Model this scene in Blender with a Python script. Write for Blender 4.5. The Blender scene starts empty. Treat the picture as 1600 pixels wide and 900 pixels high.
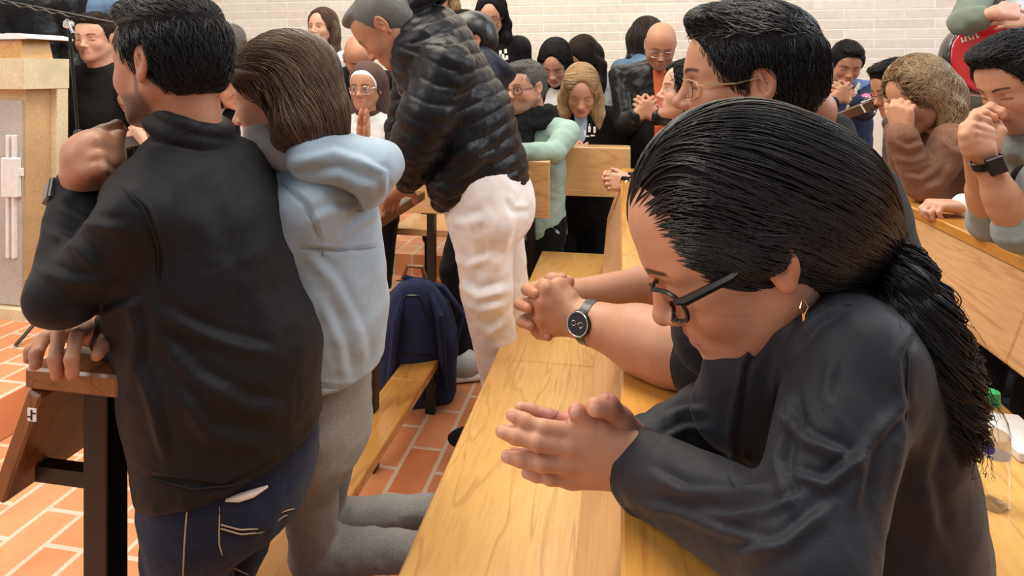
import bpy, math, random
import numpy as np
random.seed(7); RNG = np.random.RandomState(11)
# ------------------------------------------------------------------ camera, world, lights, exposure
FPX = 960.0; YAW = math.atan(170/FPX); CAMH = 1.35
sc = bpy.context.scene
cd = bpy.data.cameras.new('camera'); cam = bpy.data.objects.new('camera', cd); sc.collection.objects.link(cam)
cam.location = (0, 0, CAMH); cam.rotation_euler = (math.pi/2, 0, YAW)
cd.sensor_width = 36; cd.lens = 36*FPX/1600; cd.shift_y = -335/1600; cd.clip_start = .02
sc.camera = cam
w = bpy.data.worlds.new('world'); sc.world = w; w.use_nodes = True
w.node_tree.nodes['Background'].inputs[0].default_value = (.93, .96, 1, 1)
w.node_tree.nodes['Background'].inputs[1].default_value = .30
def area(name, loc, target, size, sy, power, col):
    l = bpy.data.lights.new(name, 'AREA'); l.shape = 'RECTANGLE'; l.size = size; l.size_y = sy; l.energy = power; l.color = col
    o = bpy.data.objects.new(name, l); sc.collection.objects.link(o); o.location = loc
    from mathutils import Vector
    o.rotation_euler = (Vector(target)-Vector(loc)).to_track_quat('-Z', 'Y').to_euler()
    return o
area('ceiling_light', (-1.6, 2.4, 4.4), (-1.3, 2.2, 0), 2.4, 2.4, 160, (1, .90, .76))
area('ceiling_light', (1.3, 1.0, 4.4), (.5, 1.2, 0), 1.8, 1.8, 78, (1, .94, .86))
area('window_light', (4.6, 3.0, 3.6), (-.5, 2.0, .6), 2.2, 2.6, 110, (.80, .90, 1))
area('ceiling_light', (-3.2, -1.2, 3.9), (-1.2, 1.6, .7), 2.0, 2.0, 80, (1, .95, .88))
area('ceiling_light', (0, 4.9, 4.2), (0, 5.3, 0), 4.5, .8, 62, (1, .90, .74))
sc.view_settings.view_transform = 'Standard'; sc.view_settings.look = 'None'
sc.view_settings.exposure = 0.26; sc.view_settings.gamma = 1
sc.view_settings.use_curve_mapping = False
# ------------------------------------------------------------------ helpers
A = lambda *a: np.array(a, float)
def nz(v): v = np.asarray(v, float); return v/(np.linalg.norm(v)+1e-12)
CR = A(math.cos(YAW), math.sin(YAW), 0); CF = A(-math.sin(YAW), math.cos(YAW), 0); CU = A(0, 0, 1)
def P(px, py, z):                       # the place seen at (px, py) at depth z
    return A(0, 0, CAMH) + z*(CF + (px-800)/FPX*CR - (py-115)/FPX*CU)
def D(r, u, f): return nz(r*CR + u*CU + f*CF)
def scr(p):
    q = np.asarray(p) - A(0, 0, CAMH); z = q@CF
    return (800+FPX*(q@CR)/z, 115-FPX*q[..., 2]/z, z)
# noise
_T = RNG.permutation(256); _T = np.concatenate([_T, _T, _T]); _G = RNG.randn(256, 3); _G /= np.linalg.norm(_G, axis=1)[:, None]
def noise(p):
    p = np.asarray(p, float); i = np.floor(p).astype(int); f = p-i; i &= 255
    u = f*f*f*(f*(f*6-15)+10); r = 0
    for a in (0, 1):
        for b in (0, 1):
            for c in (0, 1):
                h = _T[_T[_T[i[:, 0]+a]+i[:, 1]+b]+i[:, 2]+c]
                g = _G[h]; d = f-A(a, b, c)
                wt = (u[:, 0] if a else 1-u[:, 0])*(u[:, 1] if b else 1-u[:, 1])*(u[:, 2] if c else 1-u[:, 2])
                r = r+wt*(g*d).sum(1)
    return r
def frame(F, U):
    F = nz(F); L = nz(np.cross(U, F)); U = np.cross(F, L); return np.array([F, L, U])   # rows f, l, u
class Field:
    """a set of rounded shapes blended into one continuous surface"""
    def __init__(s): s.p = []
    def _add(s, fn, lo, hi, k, op): s.p.append((fn, lo, hi, k, op)); return s
    def cap(s, a, b, ra, rb=None, k=.01, op=1):
        a = np.asarray(a, float); b = np.asarray(b, float); rb = ra if rb is None else rb; ab = b-a; L2 = ab@ab+1e-12
        def fn(p):
            q = p-a; t = np.clip(q@ab/L2, 0, 1); q = q-t[..., None]*ab
            return np.sqrt((q*q).sum(-1))-(ra+(rb-ra)*t)
        m = max(ra, rb)
        return s._add(fn, np.minimum(a, b)-m, np.maximum(a, b)+m, k, op)
    def chain(s, pts, rads, k=.01, op=1):
        for i in range(len(pts)-1): s.cap(pts[i], pts[i+1], rads[i], rads[i+1], k, op)
        return s
    def ell(s, c, r, R=None, k=.01, op=1):
        c = np.asarray(c, float); r = np.asarray(r, float); R = np.eye(3) if R is None else np.asarray(R)
        def fn(p):
            q = (p-c)@R.T; k0 = np.sqrt(((q/r)**2).sum(-1)); k1 = np.sqrt(((q/(r*r))**2).sum(-1))+1e-9
            return np.where(k0 < .05, -r.min(), k0*(k0-1)/k1)
        e = np.sqrt(((R*r[:, None])**2).sum(0))
        return s._add(fn, c-e, c+e, k, op)
    def ecap(s, a, b, wd0, wd1, side, k=.03, end=1.0, op=1):
        a = np.asarray(a, float); b = np.asarray(b, float); ax = nz(b-a); L = np.linalg.norm(b-a)
        side = nz(side-np.dot(side, ax)*ax); dp = np.cross(ax, side)
        def fn(p):
            q = p-a; h = q@ax; t = np.clip(h/L, 0, 1); W = wd0[0]+(wd1[0]-wd0[0])*t; Dd = wd0[1]+(wd1[1]-wd0[1])*t
            m = np.minimum(W, Dd)*end; e = (h-t*L); u = q@side; v = q@dp
            k0 = np.sqrt((u/W)**2+(v/Dd)**2+(e/m)**2); k1 = np.sqrt((u/W**2)**2+(v/Dd**2)**2+(e/m**2)**2)+1e-9
            return np.where(k0 < .05, -m, k0*(k0-1)/k1)
        m = max(*wd0, *wd1)
        return s._add(fn, np.minimum(a, b)-m, np.maximum(a, b)+m, k, op)
    def box(s, c, h, R=None, r=.005, k=.005, op=1):
        c = np.asarray(c, float); h = np.asarray(h, float); R = np.eye(3) if R is None else np.asarray(R)
        def fn(p):
            q = np.abs((p-c)@R.T)-(h-r)
            return np.sqrt((np.maximum(q, 0)**2).sum(-1))+np.minimum(q.max(-1), 0)-r
        e = (np.abs(R)*h[:, None]).sum(0)
        return s._add(fn, c-e, c+e, k, op)
    def ring(s, c, n, R0, r, k=.004, sc_=None, op=1):
        c = np.asarray(c, float); n = nz(n)
        def fn(p):
            q = p-c; h = q@n; rad = np.sqrt(np.maximum((q*q).sum(-1)-h*h, 0))-R0
            return np.sqrt(rad*rad+h*h)-r
        return s._add(fn, c-R0-r, c+R0+r, k, op)
    def flat(s, o, n, k=.004):          # cut everything beyond a plane
        o = np.asarray(o, float); n = nz(n)
        return s._add(lambda p: -((p-o)@n), A(-99, -99, -99), A(99, 99, 99), k, -1)
    @staticmethod
    def _comb(v, d, k, op):
        if op < 0:
            d = -d; h = np.maximum(k-np.abs(v-d), 0)/k; return np.maximum(v, d)+h*h*k*.25
        h = np.maximum(k-np.abs(v-d), 0)/k; return np.minimum(v, d)-h*h*k*.25
    def eval(s, p):
        v = np.full(p.shape[:-1], .08)
        for fn, lo, hi, k, op in s.p: v = s._comb(v, fn(p), k, op)
        return v
    def grad(s, p, e=.002):
        return np.stack([s.eval(p+A(*(e*(i == j) for j in range(3))))-s.eval(p-A(*(e*(i == j) for j in range(3)))) for i in range(3)], -1)/(2*e)
    def mesh(s, h):
        lo = np.min([q[1] for q in s.p if q[4] > 0 and q[1][0] > -50], 0)-3*h; hi = np.max([q[2] for q in s.p if q[4] > 0 and q[1][0] > -50], 0)+3*h
        n = np.ceil((hi-lo)/h).astype(int)+1
        ax = [lo[i]+h*np.arange(n[i]) for i in range(3)]
        V = np.full(n, .08, np.float32)
        for fn, l, u, k, op in s.p:
            m = k+2.5*h
            i0 = np.clip(np.floor((l-m-lo)/h).astype(int), 0, n-1); i1 = np.clip(np.ceil((u+m-lo)/h).astype(int)+1, 1, n)
            if (i1 <= i0).any(): continue
            for xs in range(i0[0], i1[0], 24):
                xe = min(xs+24, i1[0]); sl = (slice(xs, xe), slice(i0[1], i1[1]), slice(i0[2], i1[2]))
                g = np.stack(np.meshgrid(ax[0][sl[0]], ax[1][sl[1]], ax[2][sl[2]], indexing='ij'), -1)
                V[sl] = s._comb(V[sl], fn(g), k, op)
        neg = V < 0
        c = np.zeros(n-1, np.int8)
        for a in (0, 1):
            for b in (0, 1):
                for d in (0, 1): c += neg[a:n[0]-1+a, b:n[1]-1+b, d:n[2]-1+d]
        act = (c > 0) & (c < 8); idx = np.full(act.shape, -1, np.int64); I = np.argwhere(act); idx[act] = np.arange(len(I))
        acc = np.zeros((len(I), 3)); cnt = np.zeros(len(I))
        co = [(a, b, d) for a in (0, 1) for b in (0, 1) for d in (0, 1)]
        for p in co:
            for q in co:
                if sum(q)-sum(p) == 1 and all(y >= x for x, y in zip(p, q)):
                    a = V[I[:, 0]+p[0], I[:, 1]+p[1], I[:, 2]+p[2]]; b = V[I[:, 0]+q[0], I[:, 1]+q[1], I[:, 2]+q[2]]
                    m = (a < 0) != (b < 0); t = a[m]/(a[m]-b[m]); acc[m] += A(*p)+t[:, None]*(A(*q)-A(*p)); cnt[m] += 1
        vs = lo+h*(I+acc/cnt[:, None]); F = []
        for axn in range(3):
            o1, o2 = [(1, 2), (2, 0), (0, 1)][axn]
            s0 = [slice(None)]*3; s1 = [slice(None)]*3; s0[axn] = slice(0, -1); s1[axn] = slice(1, None)
            for o in (o1, o2): s0[o] = slice(1, -1); s1[o] = slice(1, -1)
            x = neg[tuple(s0)]; y = neg[tuple(s1)]; E = np.argwhere(x != y)
            inside = x[tuple(E.T)]
            E[:, o1] += 1; E[:, o2] += 1
            def cell(d1, d2):
                q = E.copy(); q[:, o1] -= d1; q[:, o2] -= d2; return idx[tuple(q.T)]
            f = np.stack([cell(1, 1), cell(0, 1), cell(0, 0), cell(1, 0)], 1)
            f[~inside] = f[~inside][:, ::-1]; F.append(f)
        return vs, np.concatenate(F)
def vnorm(V, F):
    n = np.zeros_like(V); c = np.cross(V[F[:, 2]]-V[F[:, 0]], V[F[:, 3]]-V[F[:, 1]])
    for i in range(4): 
        for j in range(3): n[:, j] += np.bincount(F[:, i], c[:, j], len(V))
    return n/(np.linalg.norm(n, axis=1)[:, None]+1e-15)
def relax(V, F, it=1, w=.5):
    for _ in range(it):
        a = np.zeros_like(V); c = np.zeros(len(V))
        for i in range(4):
            for o in (1, 3):
                for j in range(3): a[:, j] += np.bincount(F[:, i], V[F[:, (i+o) % 4], j], len(V))
                c += np.bincount(F[:, i], minlength=len(V))
        V = V*(1-w)+w*a/np.maximum(c, 1)[:, None]
    return V
COL = sc.collection
def mk(name, V, F, m, parent=None, col=None, smooth=True):
    me = bpy.data.meshes.new(name); V = np.asarray(V, float); F = np.asarray(F)
    if parent is not None: V = V-A(*parent.matrix_basis.translation) if parent.parent is None else V-A(*(parent.parent.matrix_basis.translation))
    me.vertices.add(len(V)); me.vertices.foreach_set('co', V.astype(np.float32).ravel())
    me.loops.add(F.size); me.loops.foreach_set('vertex_index', F.astype(np.int32).ravel())
    me.polygons.add(len(F)); me.polygons.foreach_set('loop_start', (np.arange(len(F))*F.shape[1]).astype(np.int32))
    me.update(calc_edges=True); me.polygons.foreach_set('use_smooth', np.full(len(F), smooth))
    if col is not None:
        at = me.color_attributes.new('Col', 'FLOAT_COLOR', 'POINT')
        at.data.foreach_set('color', np.concatenate([col, np.ones((len(col), 1))], 1).astype(np.float32).ravel())
    me.materials.append(m)
    o = bpy.data.objects.new(name, me); COL.objects.link(o)
    if parent is not None: o.parent = parent
    return o
def tag(o, label, cat, group=None, kind=None):
    o['label'] = label; o['category'] = cat
    if group: o['group'] = group
    if kind: o['kind'] = kind
    return o
def thing(name, label, cat, loc, group=None):
    o = bpy.data.objects.new(name, None); COL.objects.link(o); o.location = tuple(loc); o.empty_display_size = .1
    return tag(o, label, cat, group)
class MB:
    """plain hard-surface pieces gathered into one mesh"""
    def __init__(s): s.V = []; s.F = []; s.n = 0
    def add(s, V, F):
        s.V.append(np.asarray(V, float)); s.F += [tuple(i+s.n for i in f) for f in F]; s.n += len(V); return s
    def box(s, c, h, R=None, bev=0):
        c = A(*c); h = A(*h); R = np.eye(3) if R is None else np.asarray(R)
        if bev <= 0:
            v = np.array([[x, y, z] for x in (-1, 1) for y in (-1, 1) for z in (-1, 1)])*h
            return s.add(c+v@R, [(0, 1, 3, 2), (4, 6, 7, 5), (0, 4, 5, 1), (2, 3, 7, 6), (0, 2, 6, 4), (1, 5, 7, 3)])
        v = []; ix = {}
        for x in (-1, 1):
            for y in (-1, 1):
                for z in (-1, 1):
                    sg = A(x, y, z)
                    for a in range(3):
                        p = sg*(h-bev); p[a] = sg[a]*h[a]; ix[(x, y, z, a)] = len(v); v.append(p)
        f = []
        for a in range(3):
            b, d = (a+1) % 3, (a+2) % 3
            for sg in (-1, 1):
                q = []
                for sb, sd in ((-1, -1), (1, -1), (1, 1), (-1, 1)):
                    t = [0, 0, 0]; t[a] = sg; t[b] = sb; t[d] = sd; q.append(ix[(*t, a)])
                f.append(tuple(q if sg > 0 else q[::-1]))
            for sb in (-1, 1):
                for sd in (-1, 1):
                    t0 = [0, 0, 0]; t1 = [0, 0, 0]; t0[a] = -1; t1[a] = 1
                    for t in (t0, t1): t[b] = sb; t[d] = sd
                    q = [ix[(*t0, b)], ix[(*t1, b)], ix[(*t1, d)], ix[(*t0, d)]]; f.append(tuple(q if sb*sd > 0 else q[::-1]))
        for x in (-1, 1):
            for y in (-1, 1):
                for z in (-1, 1):
                    q = [ix[(x, y, z, a)] for a in range(3)]; f.append(tuple(q if x*y*z > 0 else q[::-1]))
        return s.add(c+np.array(v)@R, f)
    def prism(s, poly, ax0, ax1, n, c0):      # polygon in plane (ax0, ax1) extruded along n
        c0 = A(*c0); p = [c0+a*A(*ax0)+b*A(*ax1) for a, b in poly]; q = [x+A(*n) for x in p]; k = len(p)
        return s.add(p+q, [tuple(range(k))[::-1], tuple(range(k, 2*k))]+[(i, (i+1) % k, (i+1) % k+k, i+k) for i in range(k)])
    def tube(s, pts, r, n=8, closed=False):
        pts = [A(*p) for p in pts]; m = len(pts); rr = r if hasattr(r, '__len__') else [r]*m; up = None; V = []
        for i in range(m):
            t = nz(pts[(i+1) % m]-pts[i-1]) if closed or 0 < i < m-1 else (nz(pts[1]-pts[0]) if i == 0 else nz(pts[-1]-pts[-2]))
            if up is None: up = nz(np.cross(t, A(.3, .5, .8)))
            up = nz(up-np.dot(up, t)*t); b = np.cross(t, up)
            V += [pts[i]+rr[i]*(math.cos(a)*up+math.sin(a)*b) for a in np.arange(n)*2*math.pi/n]
        F = [(i*n+j, i*n+(j+1) % n, ((i+1) % m)*n+(j+1) % n, ((i+1) % m)*n+j) for i in range(m if closed else m-1) for j in range(n)]
        if not closed: F += [tuple(range(n))[::-1], tuple((m-1)*n+j for j in range(n))]
        return s.add(V, F)
    def lathe(s, c, prof, n=24, ax=(0, 0, 1), R=None):
        ax = nz(ax); u = nz(np.cross(ax, A(.37, .51, .13))); b = np.cross(ax, u); c = A(*c); V = []
        for r, h in prof: V += [c+h*ax+r*(math.cos(a)*u+math.sin(a)*b) for a in np.arange(n)*2*math.pi/n]
        m = len(prof)
        return s.add(V, [(i*n+j, i*n+(j+1) % n, (i+1)*n+(j+1) % n, (i+1)*n+j) for i in range(m-1) for j in range(n)]+[tuple(range(n))[::-1], tuple((m-1)*n+j for j in range(n))])
    def build(s, name, m, parent=None, smooth=False):
        V = np.concatenate(s.V)
        if parent is not None:
            r = parent if parent.parent is None else parent.parent
            V = V-A(*r.matrix_basis.translation)
        me = bpy.data.meshes.new(name); me.from_pydata([tuple(v) for v in V], [], s.F); me.update()
        if smooth:
            me.polygons.foreach_set('use_smooth', [True]*len(me.polygons)); me.update()
        me.materials.append(m); o = bpy.data.objects.new(name, me); COL.objects.link(o)
        if parent is not None: o.parent = parent
        if smooth: 
            e = o.modifiers.new('w', 'EDGE_SPLIT'); e.split_angle = math.radians(40)
        return o
def strands(paths, rad, name, m, parent, sides=3, taper=True):
    """many hairs as thin tapered tubes in one mesh"""
    Q = np.asarray(paths); n, k, _ = Q.shape; t = np.gradient(Q, axis=1); t /= np.linalg.norm(t, axis=2)[..., None]+1e-9
    ref = nz(A(.31, .22, .9)); u = np.cross(t, ref); u /= np.linalg.norm(u, axis=2)[..., None]+1e-9; b = np.cross(t, u)
    r = np.full((n, k), 1.0)*(rad if np.isscalar(rad) else np.asarray(rad)[:, None])
    if taper: r = r*np.clip(np.linspace(3.2, .25, k), .25, 1)*np.clip(np.linspace(.6, 5, k), 0, 1)
    a = np.arange(sides)*2*math.pi/sides
    V = Q[:, :, None]+r[..., None, None]*(np.cos(a)[:, None]*u[:, :, None]+np.sin(a)[:, None]*b[:, :, None])
    base = (np.arange(n)[:, None, None]*k+np.arange(k-1)[None, :, None])*sides; j = np.arange(sides)[None, None]; j2 = (j+1) % sides
    F = np.stack([base+j, base+j2, base+sides+j2, base+sides+j], -1).reshape(-1, 4)
    g = np.repeat(RNG.rand(n), k*sides)[:, None]*np.ones((1, 3))
    return mk(name, V.reshape(-1, 3), F, m, parent, col=g)
# ------------------------------------------------------------------ materials
class NT:
    def __init__(s, name):
        s.m = bpy.data.materials.new(name); s.m.use_nodes = True; s.t = s.m.node_tree; s.b = s.t.nodes['Principled BSDF']
    def n(s, typ, **kw):
        o = s.t.nodes.new(typ)
        for k, v in kw.items():
            if hasattr(o, k): setattr(o, k, v)
            else: o.inputs[k.replace('_', ' ')].default_value = v
        return o
    def l(s, a, b): s.t.links.new(a, b)
    def set(s, **kw):
        for k, v in kw.items():
            k = k.replace('_', ' ')
            if k in s.b.inputs: s.b.inputs[k].default_value = v
        return s
    def coord(s, scale=(1, 1, 1), rot=(0, 0, 0)):
        tc = s.n('ShaderNodeTexCoord'); mp = s.n('ShaderNodeMapping'); mp.inputs['Scale'].default_value = scale; mp.inputs['Rotation'].default_value = rot
        s.l(tc.outputs['Object'], mp.inputs[0]); return mp.outputs[0]
    def ramp(s, fac, stops):
        r = s.n('ShaderNodeValToRGB'); e = r.color_ramp.elements
        while len(e) < len(stops): e.new(.5)
        for i, (p, c) in enumerate(stops): e[i].position = p; e[i].color = (*c, 1) if len(c) == 3 else c
        s.l(fac, r.inputs[0]); return r.outputs[0]
    def bump(s, h, st=.3, dist=.002):
        b = s.n('ShaderNodeBump'); b.inputs['Strength'].default_value = st; b.inputs['Distance'].default_value = dist
        s.l(h, b.inputs['Height']); s.l(b.outputs[0], s.b.inputs['Normal'])
def cloth(name, c, rough=.85, weave=900, amp=.35, sheen=.15, var=.12, mel=0):
    t = NT(name); t.set(Roughness=rough, Sheen_Weight=sheen, Sheen_Roughness=.5, Specular_IOR_Level=.22)
    co = t.coord(); nn = t.n('ShaderNodeTexNoise', Scale=weave, Detail=2.0); t.l(co, nn.inputs[0])
    n2 = t.n('ShaderNodeTexNoise', Scale=(9 if not mel else 260), Detail=3.0); t.l(co, n2.inputs[0])
    c = A(*c); v = var+mel
    t.l(t.ramp(n2.outputs[0], [(.3, tuple(c*(1-v))), (.7, tuple(np.minimum(c*(1+v), 1)))]), t.b.inputs['Base Color'])
    t.bump(nn.outputs[0], amp, .0008); return t.m
def plain(name, c, rough=.5, metal=0, **kw):
    t = NT(name); t.set(Roughness=rough, Metallic=metal, **kw); co = t.coord(); nn = t.n('ShaderNodeTexNoise', Scale=40.0, Detail=3.0); t.l(co, nn.inputs[0])
    c = A(*c); t.l(t.ramp(nn.outputs[0], [(.3, tuple(c*.94)), (.7, tuple(np.minimum(c*1.06, 1)))]), t.b.inputs['Base Color']); return t.m
def wood(name, ca, cb, cc, axis='Y', rough=.3, scale=1.0, coat=.25):
    t = NT(name); t.set(Roughness=rough, Coat_Weight=coat, Coat_Roughness=.15)
    sc3 = {'Y': (9, .9, 9), 'X': (.9, 9, 9), 'Z': (9, 9, .9)}[axis]; co = t.coord(tuple(x*scale for x in sc3))
    n1 = t.n('ShaderNodeTexNoise', Scale=.9, Detail=3.0, Distortion=.6); t.l(co, n1.inputs[0])
    mm = t.n('ShaderNodeMath', operation='MULTIPLY'); mm.inputs[1].default_value = 14; t.l(n1.outputs[0], mm.inputs[0])
    fr = t.n('ShaderNodeMath', operation='PINGPONG'); fr.inputs[1].default_value = 1; t.l(mm.outputs[0], fr.inputs[0])
    n2 = t.n('ShaderNodeTexNoise', Scale=14.0, Detail=4.0); t.l(co, n2.inputs[0])
    n3 = t.n('ShaderNodeTexNoise', Scale=.35, Detail=1.0); t.l(co, n3.inputs[0])
    base = t.ramp(n3.outputs[0], [(.35, ca), (.65, cb)]); grain = t.ramp(fr.outputs[0], [(0, (.62, .62, .62)), (.25, (0, 0, 0)), (1, (.12, .12, .12))])
    mx = t.n('ShaderNodeMix', data_type='RGBA'); t.l(grain, mx.inputs[0]); t.l(base, mx.inputs[6]); mx.inputs[7].default_value = (*cc, 1)
    m2 = t.n('ShaderNodeMix', data_type='RGBA', blend_type='MULTIPLY'); m2.inputs[0].default_value = .35; t.l(mx.outputs[2], m2.inputs[6])
    t.l(t.ramp(n2.outputs[0], [(.35, (.7, .66, .6)), (.6, (1, 1, 1))]), m2.inputs[7]); t.l(m2.outputs[2], t.b.inputs['Base Color'])
    t.bump(n2.outputs[0], .08, .001); return t.m
M = {}
def skin_mat():
    t = NT('skin'); t.set(Roughness=.5, Subsurface_Weight=.12, Subsurface_Scale=.006, Subsurface_Radius=(1, .35, .18)) 
    at = t.n('ShaderNodeVertexColor'); at.layer_name = 'Col'; co = t.coord(); n1 = t.n('ShaderNodeTexNoise', Scale=60.0, Detail=4.0); t.l(co, n1.inputs[0])
    mx = t.n('ShaderNodeMix', data_type='RGBA', blend_type='MULTIPLY'); mx.inputs[0].default_value = 1; t.l(at.outputs[0], mx.inputs[6])
    t.l(t.ramp(n1.outputs[0], [(.3, (.93, .88, .86)), (.7, (1, 1, 1))]), mx.inputs[7]); t.l(mx.outputs[2], t.b.inputs['Base Color'])
    n2 = t.n('ShaderNodeTexNoise', Scale=700.0, Detail=2.0); t.l(co, n2.inputs[0]); t.bump(n2.outputs[0], .15, .0008); return t.m
def hair_mat(name, ca, cb, rough=.32, spec=.5):
    """strands carry a random value each; the scalp layer under them has none and takes the darker tone"""
    t = NT(name); t.set(Roughness=rough); at = t.n('ShaderNodeVertexColor'); at.layer_name = 'Col'; co = t.coord(); n1 = t.n('ShaderNodeTexNoise', Scale=30.0, Detail=2.0); t.l(co, n1.inputs[0])
    mx = t.n('ShaderNodeMath', operation='MULTIPLY_ADD'); t.l(at.outputs[0], mx.inputs[0]); mx.inputs[1].default_value = .8; ml = t.n('ShaderNodeMath', operation='MULTIPLY'); t.l(n1.outputs[0], ml.inputs[0]); ml.inputs[1].default_value = .3; t.l(ml.outputs[0], mx.inputs[2])
    t.l(t.ramp(mx.outputs[0], [(.1, ca), (.95, cb)]), t.b.inputs['Base Color'])
    n2 = t.n('ShaderNodeTexNoise', Scale=400.0, Detail=2.0); t.l(co, n2.inputs[0]); t.bump(n2.outputs[0], .4, .001)
    c = NT(name+'_scalp'); c.set(Roughness=.75, Specular_IOR_Level=.15); c.b.inputs['Base Color'].default_value = (*(A(*ca)*.75+A(*cb)*.1), 1); co = c.coord(); n3 = c.n('ShaderNodeTexNoise', Scale=300.0, Detail=3.0); c.l(co, n3.inputs[0]); c.bump(n3.outputs[0], .6, .002)  # darker than the strands: roots, and shade beneath them put into the colour
    M[name+'_scalp'] = c.m; return t.m
M['skin'] = skin_mat()
M['black_steel'] = plain('black_steel', (.012, .010, .010), .35, .3)
M['grey_metal'] = plain('grey_metal', (.5, .5, .5), .3, .9)
M['chrome'] = plain('chrome', (.75, .75, .75), .15, 1)
M['gold'] = plain('gold', (.75, .55, .3), .25, 1)
M['black_plastic'] = plain('black_plastic', (.010, .010, .011), .3)
M['glass_lens'] = NT('glass_lens').set(Base_Color=(1, 1, 1, 1), Roughness=.02, Transmission_Weight=1, IOR=1.2).m
M['screen'] = plain('screen', (.012, .015, .018), .08)
M['hair_black'] = hair_mat('hair_black', (.0045, .004, .0045), (.014, .012, .014), .30)
M['hair_dark'] = hair_mat('hair_dark', (.016, .010, .008), (.035, .022, .016), .4)
M['hair_brown'] = hair_mat('hair_brown', (.045, .024, .014), (.19, .115, .07), .38)
M['hair_blond'] = hair_mat('hair_blond', (.28, .16, .07), (.72, .52, .29), .4)
M['hair_caramel'] = hair_mat('hair_caramel', (.09, .045, .02), (.52, .34, .17), .4)
M['hair_grey'] = hair_mat('hair_grey', (.10, .095, .09), (.20, .19, .18), .5)
M['oak_light'] = wood('oak_light', (.66, .36, .105), (.74, .43, .135), (.48, .23, .06))
M['oak_ledge'] = wood('oak_ledge', (.62, .29, .06), (.70, .35, .08), (.44, .17, .03), rough=.22, coat=.5)
M['oak_panel'] = wood('oak_panel', (.60, .33, .15), (.68, .39, .19), (.45, .22, .09), rough=.38)
M['oak_cross'] = wood('oak_cross', (.66, .38, .16), (.74, .45, .20), (.48, .25, .10), axis='X', rough=.35)
M['brown_wood'] = wood('brown_wood', (.22, .085, .025), (.30, .13, .04), (.12, .045, .012), axis='Y', rough=.3)
M['brown_endgrain'] = wood('brown_endgrain', (.24, .095, .03), (.33, .14, .045), (.13, .05, .015), axis='Z', rough=.32)
def tile_mat():
    t = NT('terracotta_tile'); t.set(Roughness=.42, Coat_Weight=.15, Coat_Roughness=.3)
    tc = t.n('ShaderNodeTexCoord'); mp = t.n('ShaderNodeMapping'); mp.inputs['Rotation'].default_value = (0, 0, math.pi/2); t.l(tc.outputs['Object'], mp.inputs[0])
    b = t.n('ShaderNodeTexBrick', offset=.5, offset_frequency=2, squash=1); t.l(mp.outputs[0], b.inputs[0])
    for k, v in dict(Scale=1.0, Mortar_Size=.008, Mortar_Smooth=.1, Bias=0.0, Brick_Width=.25, Row_Height=.125).items(): b.inputs[k.replace('_', ' ')].default_value = v
    b.inputs['Color1'].default_value = (.64, .23, .09, 1); b.inputs['Color2'].default_value = (.74, .32, .15, 1); b.inputs['Mortar'].default_value = (.70, .55, .42, 1)
    n = t.n('ShaderNodeTexNoise', Scale=7.0, Detail=4.0); t.l(mp.outputs[0], n.inputs[0])
    mx = t.n('ShaderNodeMix', data_type='RGBA', blend_type='MULTIPLY'); mx.inputs[0].default_value = 1; t.l(b.outputs[0], mx.inputs[6]); t.l(t.ramp(n.outputs[0], [(.3, (.85, .8, .78)), (.7, (1, 1, 1))]), mx.inputs[7]); t.l(mx.outputs[2], t.b.inputs['Base Color'])
    iv = t.n('ShaderNodeMath', operation='SUBTRACT'); iv.inputs[0].default_value = 1; t.l(b.outputs[1], iv.inputs[1]); t.bump(iv.outputs[0], .5, .003); return t.m
def brick_mat():
    t = NT('wall_brick'); t.set(Roughness=.8)
    tc = t.n('ShaderNodeTexCoord'); mp = t.n('ShaderNodeMapping'); mp.inputs['Rotation'].default_value = (math.pi/2, 0, 0); t.l(tc.outputs['Object'], mp.inputs[0])
    b = t.n('ShaderNodeTexBrick', offset=.5, offset_frequency=2); t.l(mp.outputs[0], b.inputs[0])
    for k, v in dict(Scale=1.0, Mortar_Size=.007, Mortar_Smooth=.4, Bias=0.0, Brick_Width=.46, Row_Height=.082).items(): b.inputs[k.replace('_', ' ')].default_value = v
    b.inputs['Color1'].default_value = (.68, .62, .53, 1); b.inputs['Color2'].default_value = (.75, .70, .61, 1); b.inputs['Mortar'].default_value = (.84, .80, .72, 1)
    n = t.n('ShaderNodeTexNoise', Scale=18.0, Detail=5.0); t.l(mp.outputs[0], n.inputs[0])
    mx = t.n('ShaderNodeMix', data_type='RGBA', blend_type='MULTIPLY'); mx.inputs[0].default_value = 1; t.l(b.outputs[0], mx.inputs[6]); t.l(t.ramp(n.outputs[0], [(.3, (.9, .9, .9)), (.7, (1, 1, 1))]), mx.inputs[7]); t.l(mx.outputs[2], t.b.inputs['Base Color'])
    iv = t.n('ShaderNodeMath', operation='SUBTRACT'); iv.inputs[0].default_value = 1; t.l(b.outputs[1], iv.inputs[1]); t.bump(iv.outputs[0], .6, .004); return t.m
def stone_mat(name, c):
    t = NT(name); t.set(Roughness=.6); co = t.coord(); n = t.n('ShaderNodeTexNoise', Scale=6.0, Detail=6.0); t.l(co, n.inputs[0]); n2 = t.n('ShaderNodeTexNoise', Scale=120.0, Detail=3.0); t.l(co, n2.inputs[0])
    c = A(*c); mx = t.n('ShaderNodeMix', data_type='RGBA', blend_type='MULTIPLY'); mx.inputs[0].default_value = 1; t.l(t.ramp(n.outputs[0], [(.3, tuple(c*.82)), (.6, tuple(c)), (.8, tuple(np.minimum(c*1.1, 1)))]), mx.inputs[6])
    t.l(t.ramp(n2.outputs[0], [(.35, (.85, .83, .8)), (.6, (1, 1, 1))]), mx.inputs[7]); t.l(mx.outputs[2], t.b.inputs['Base Color']); t.bump(n2.outputs[0], .2, .002); return t.m
M['tile'] = tile_mat(); M['brick'] = brick_mat()
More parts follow.
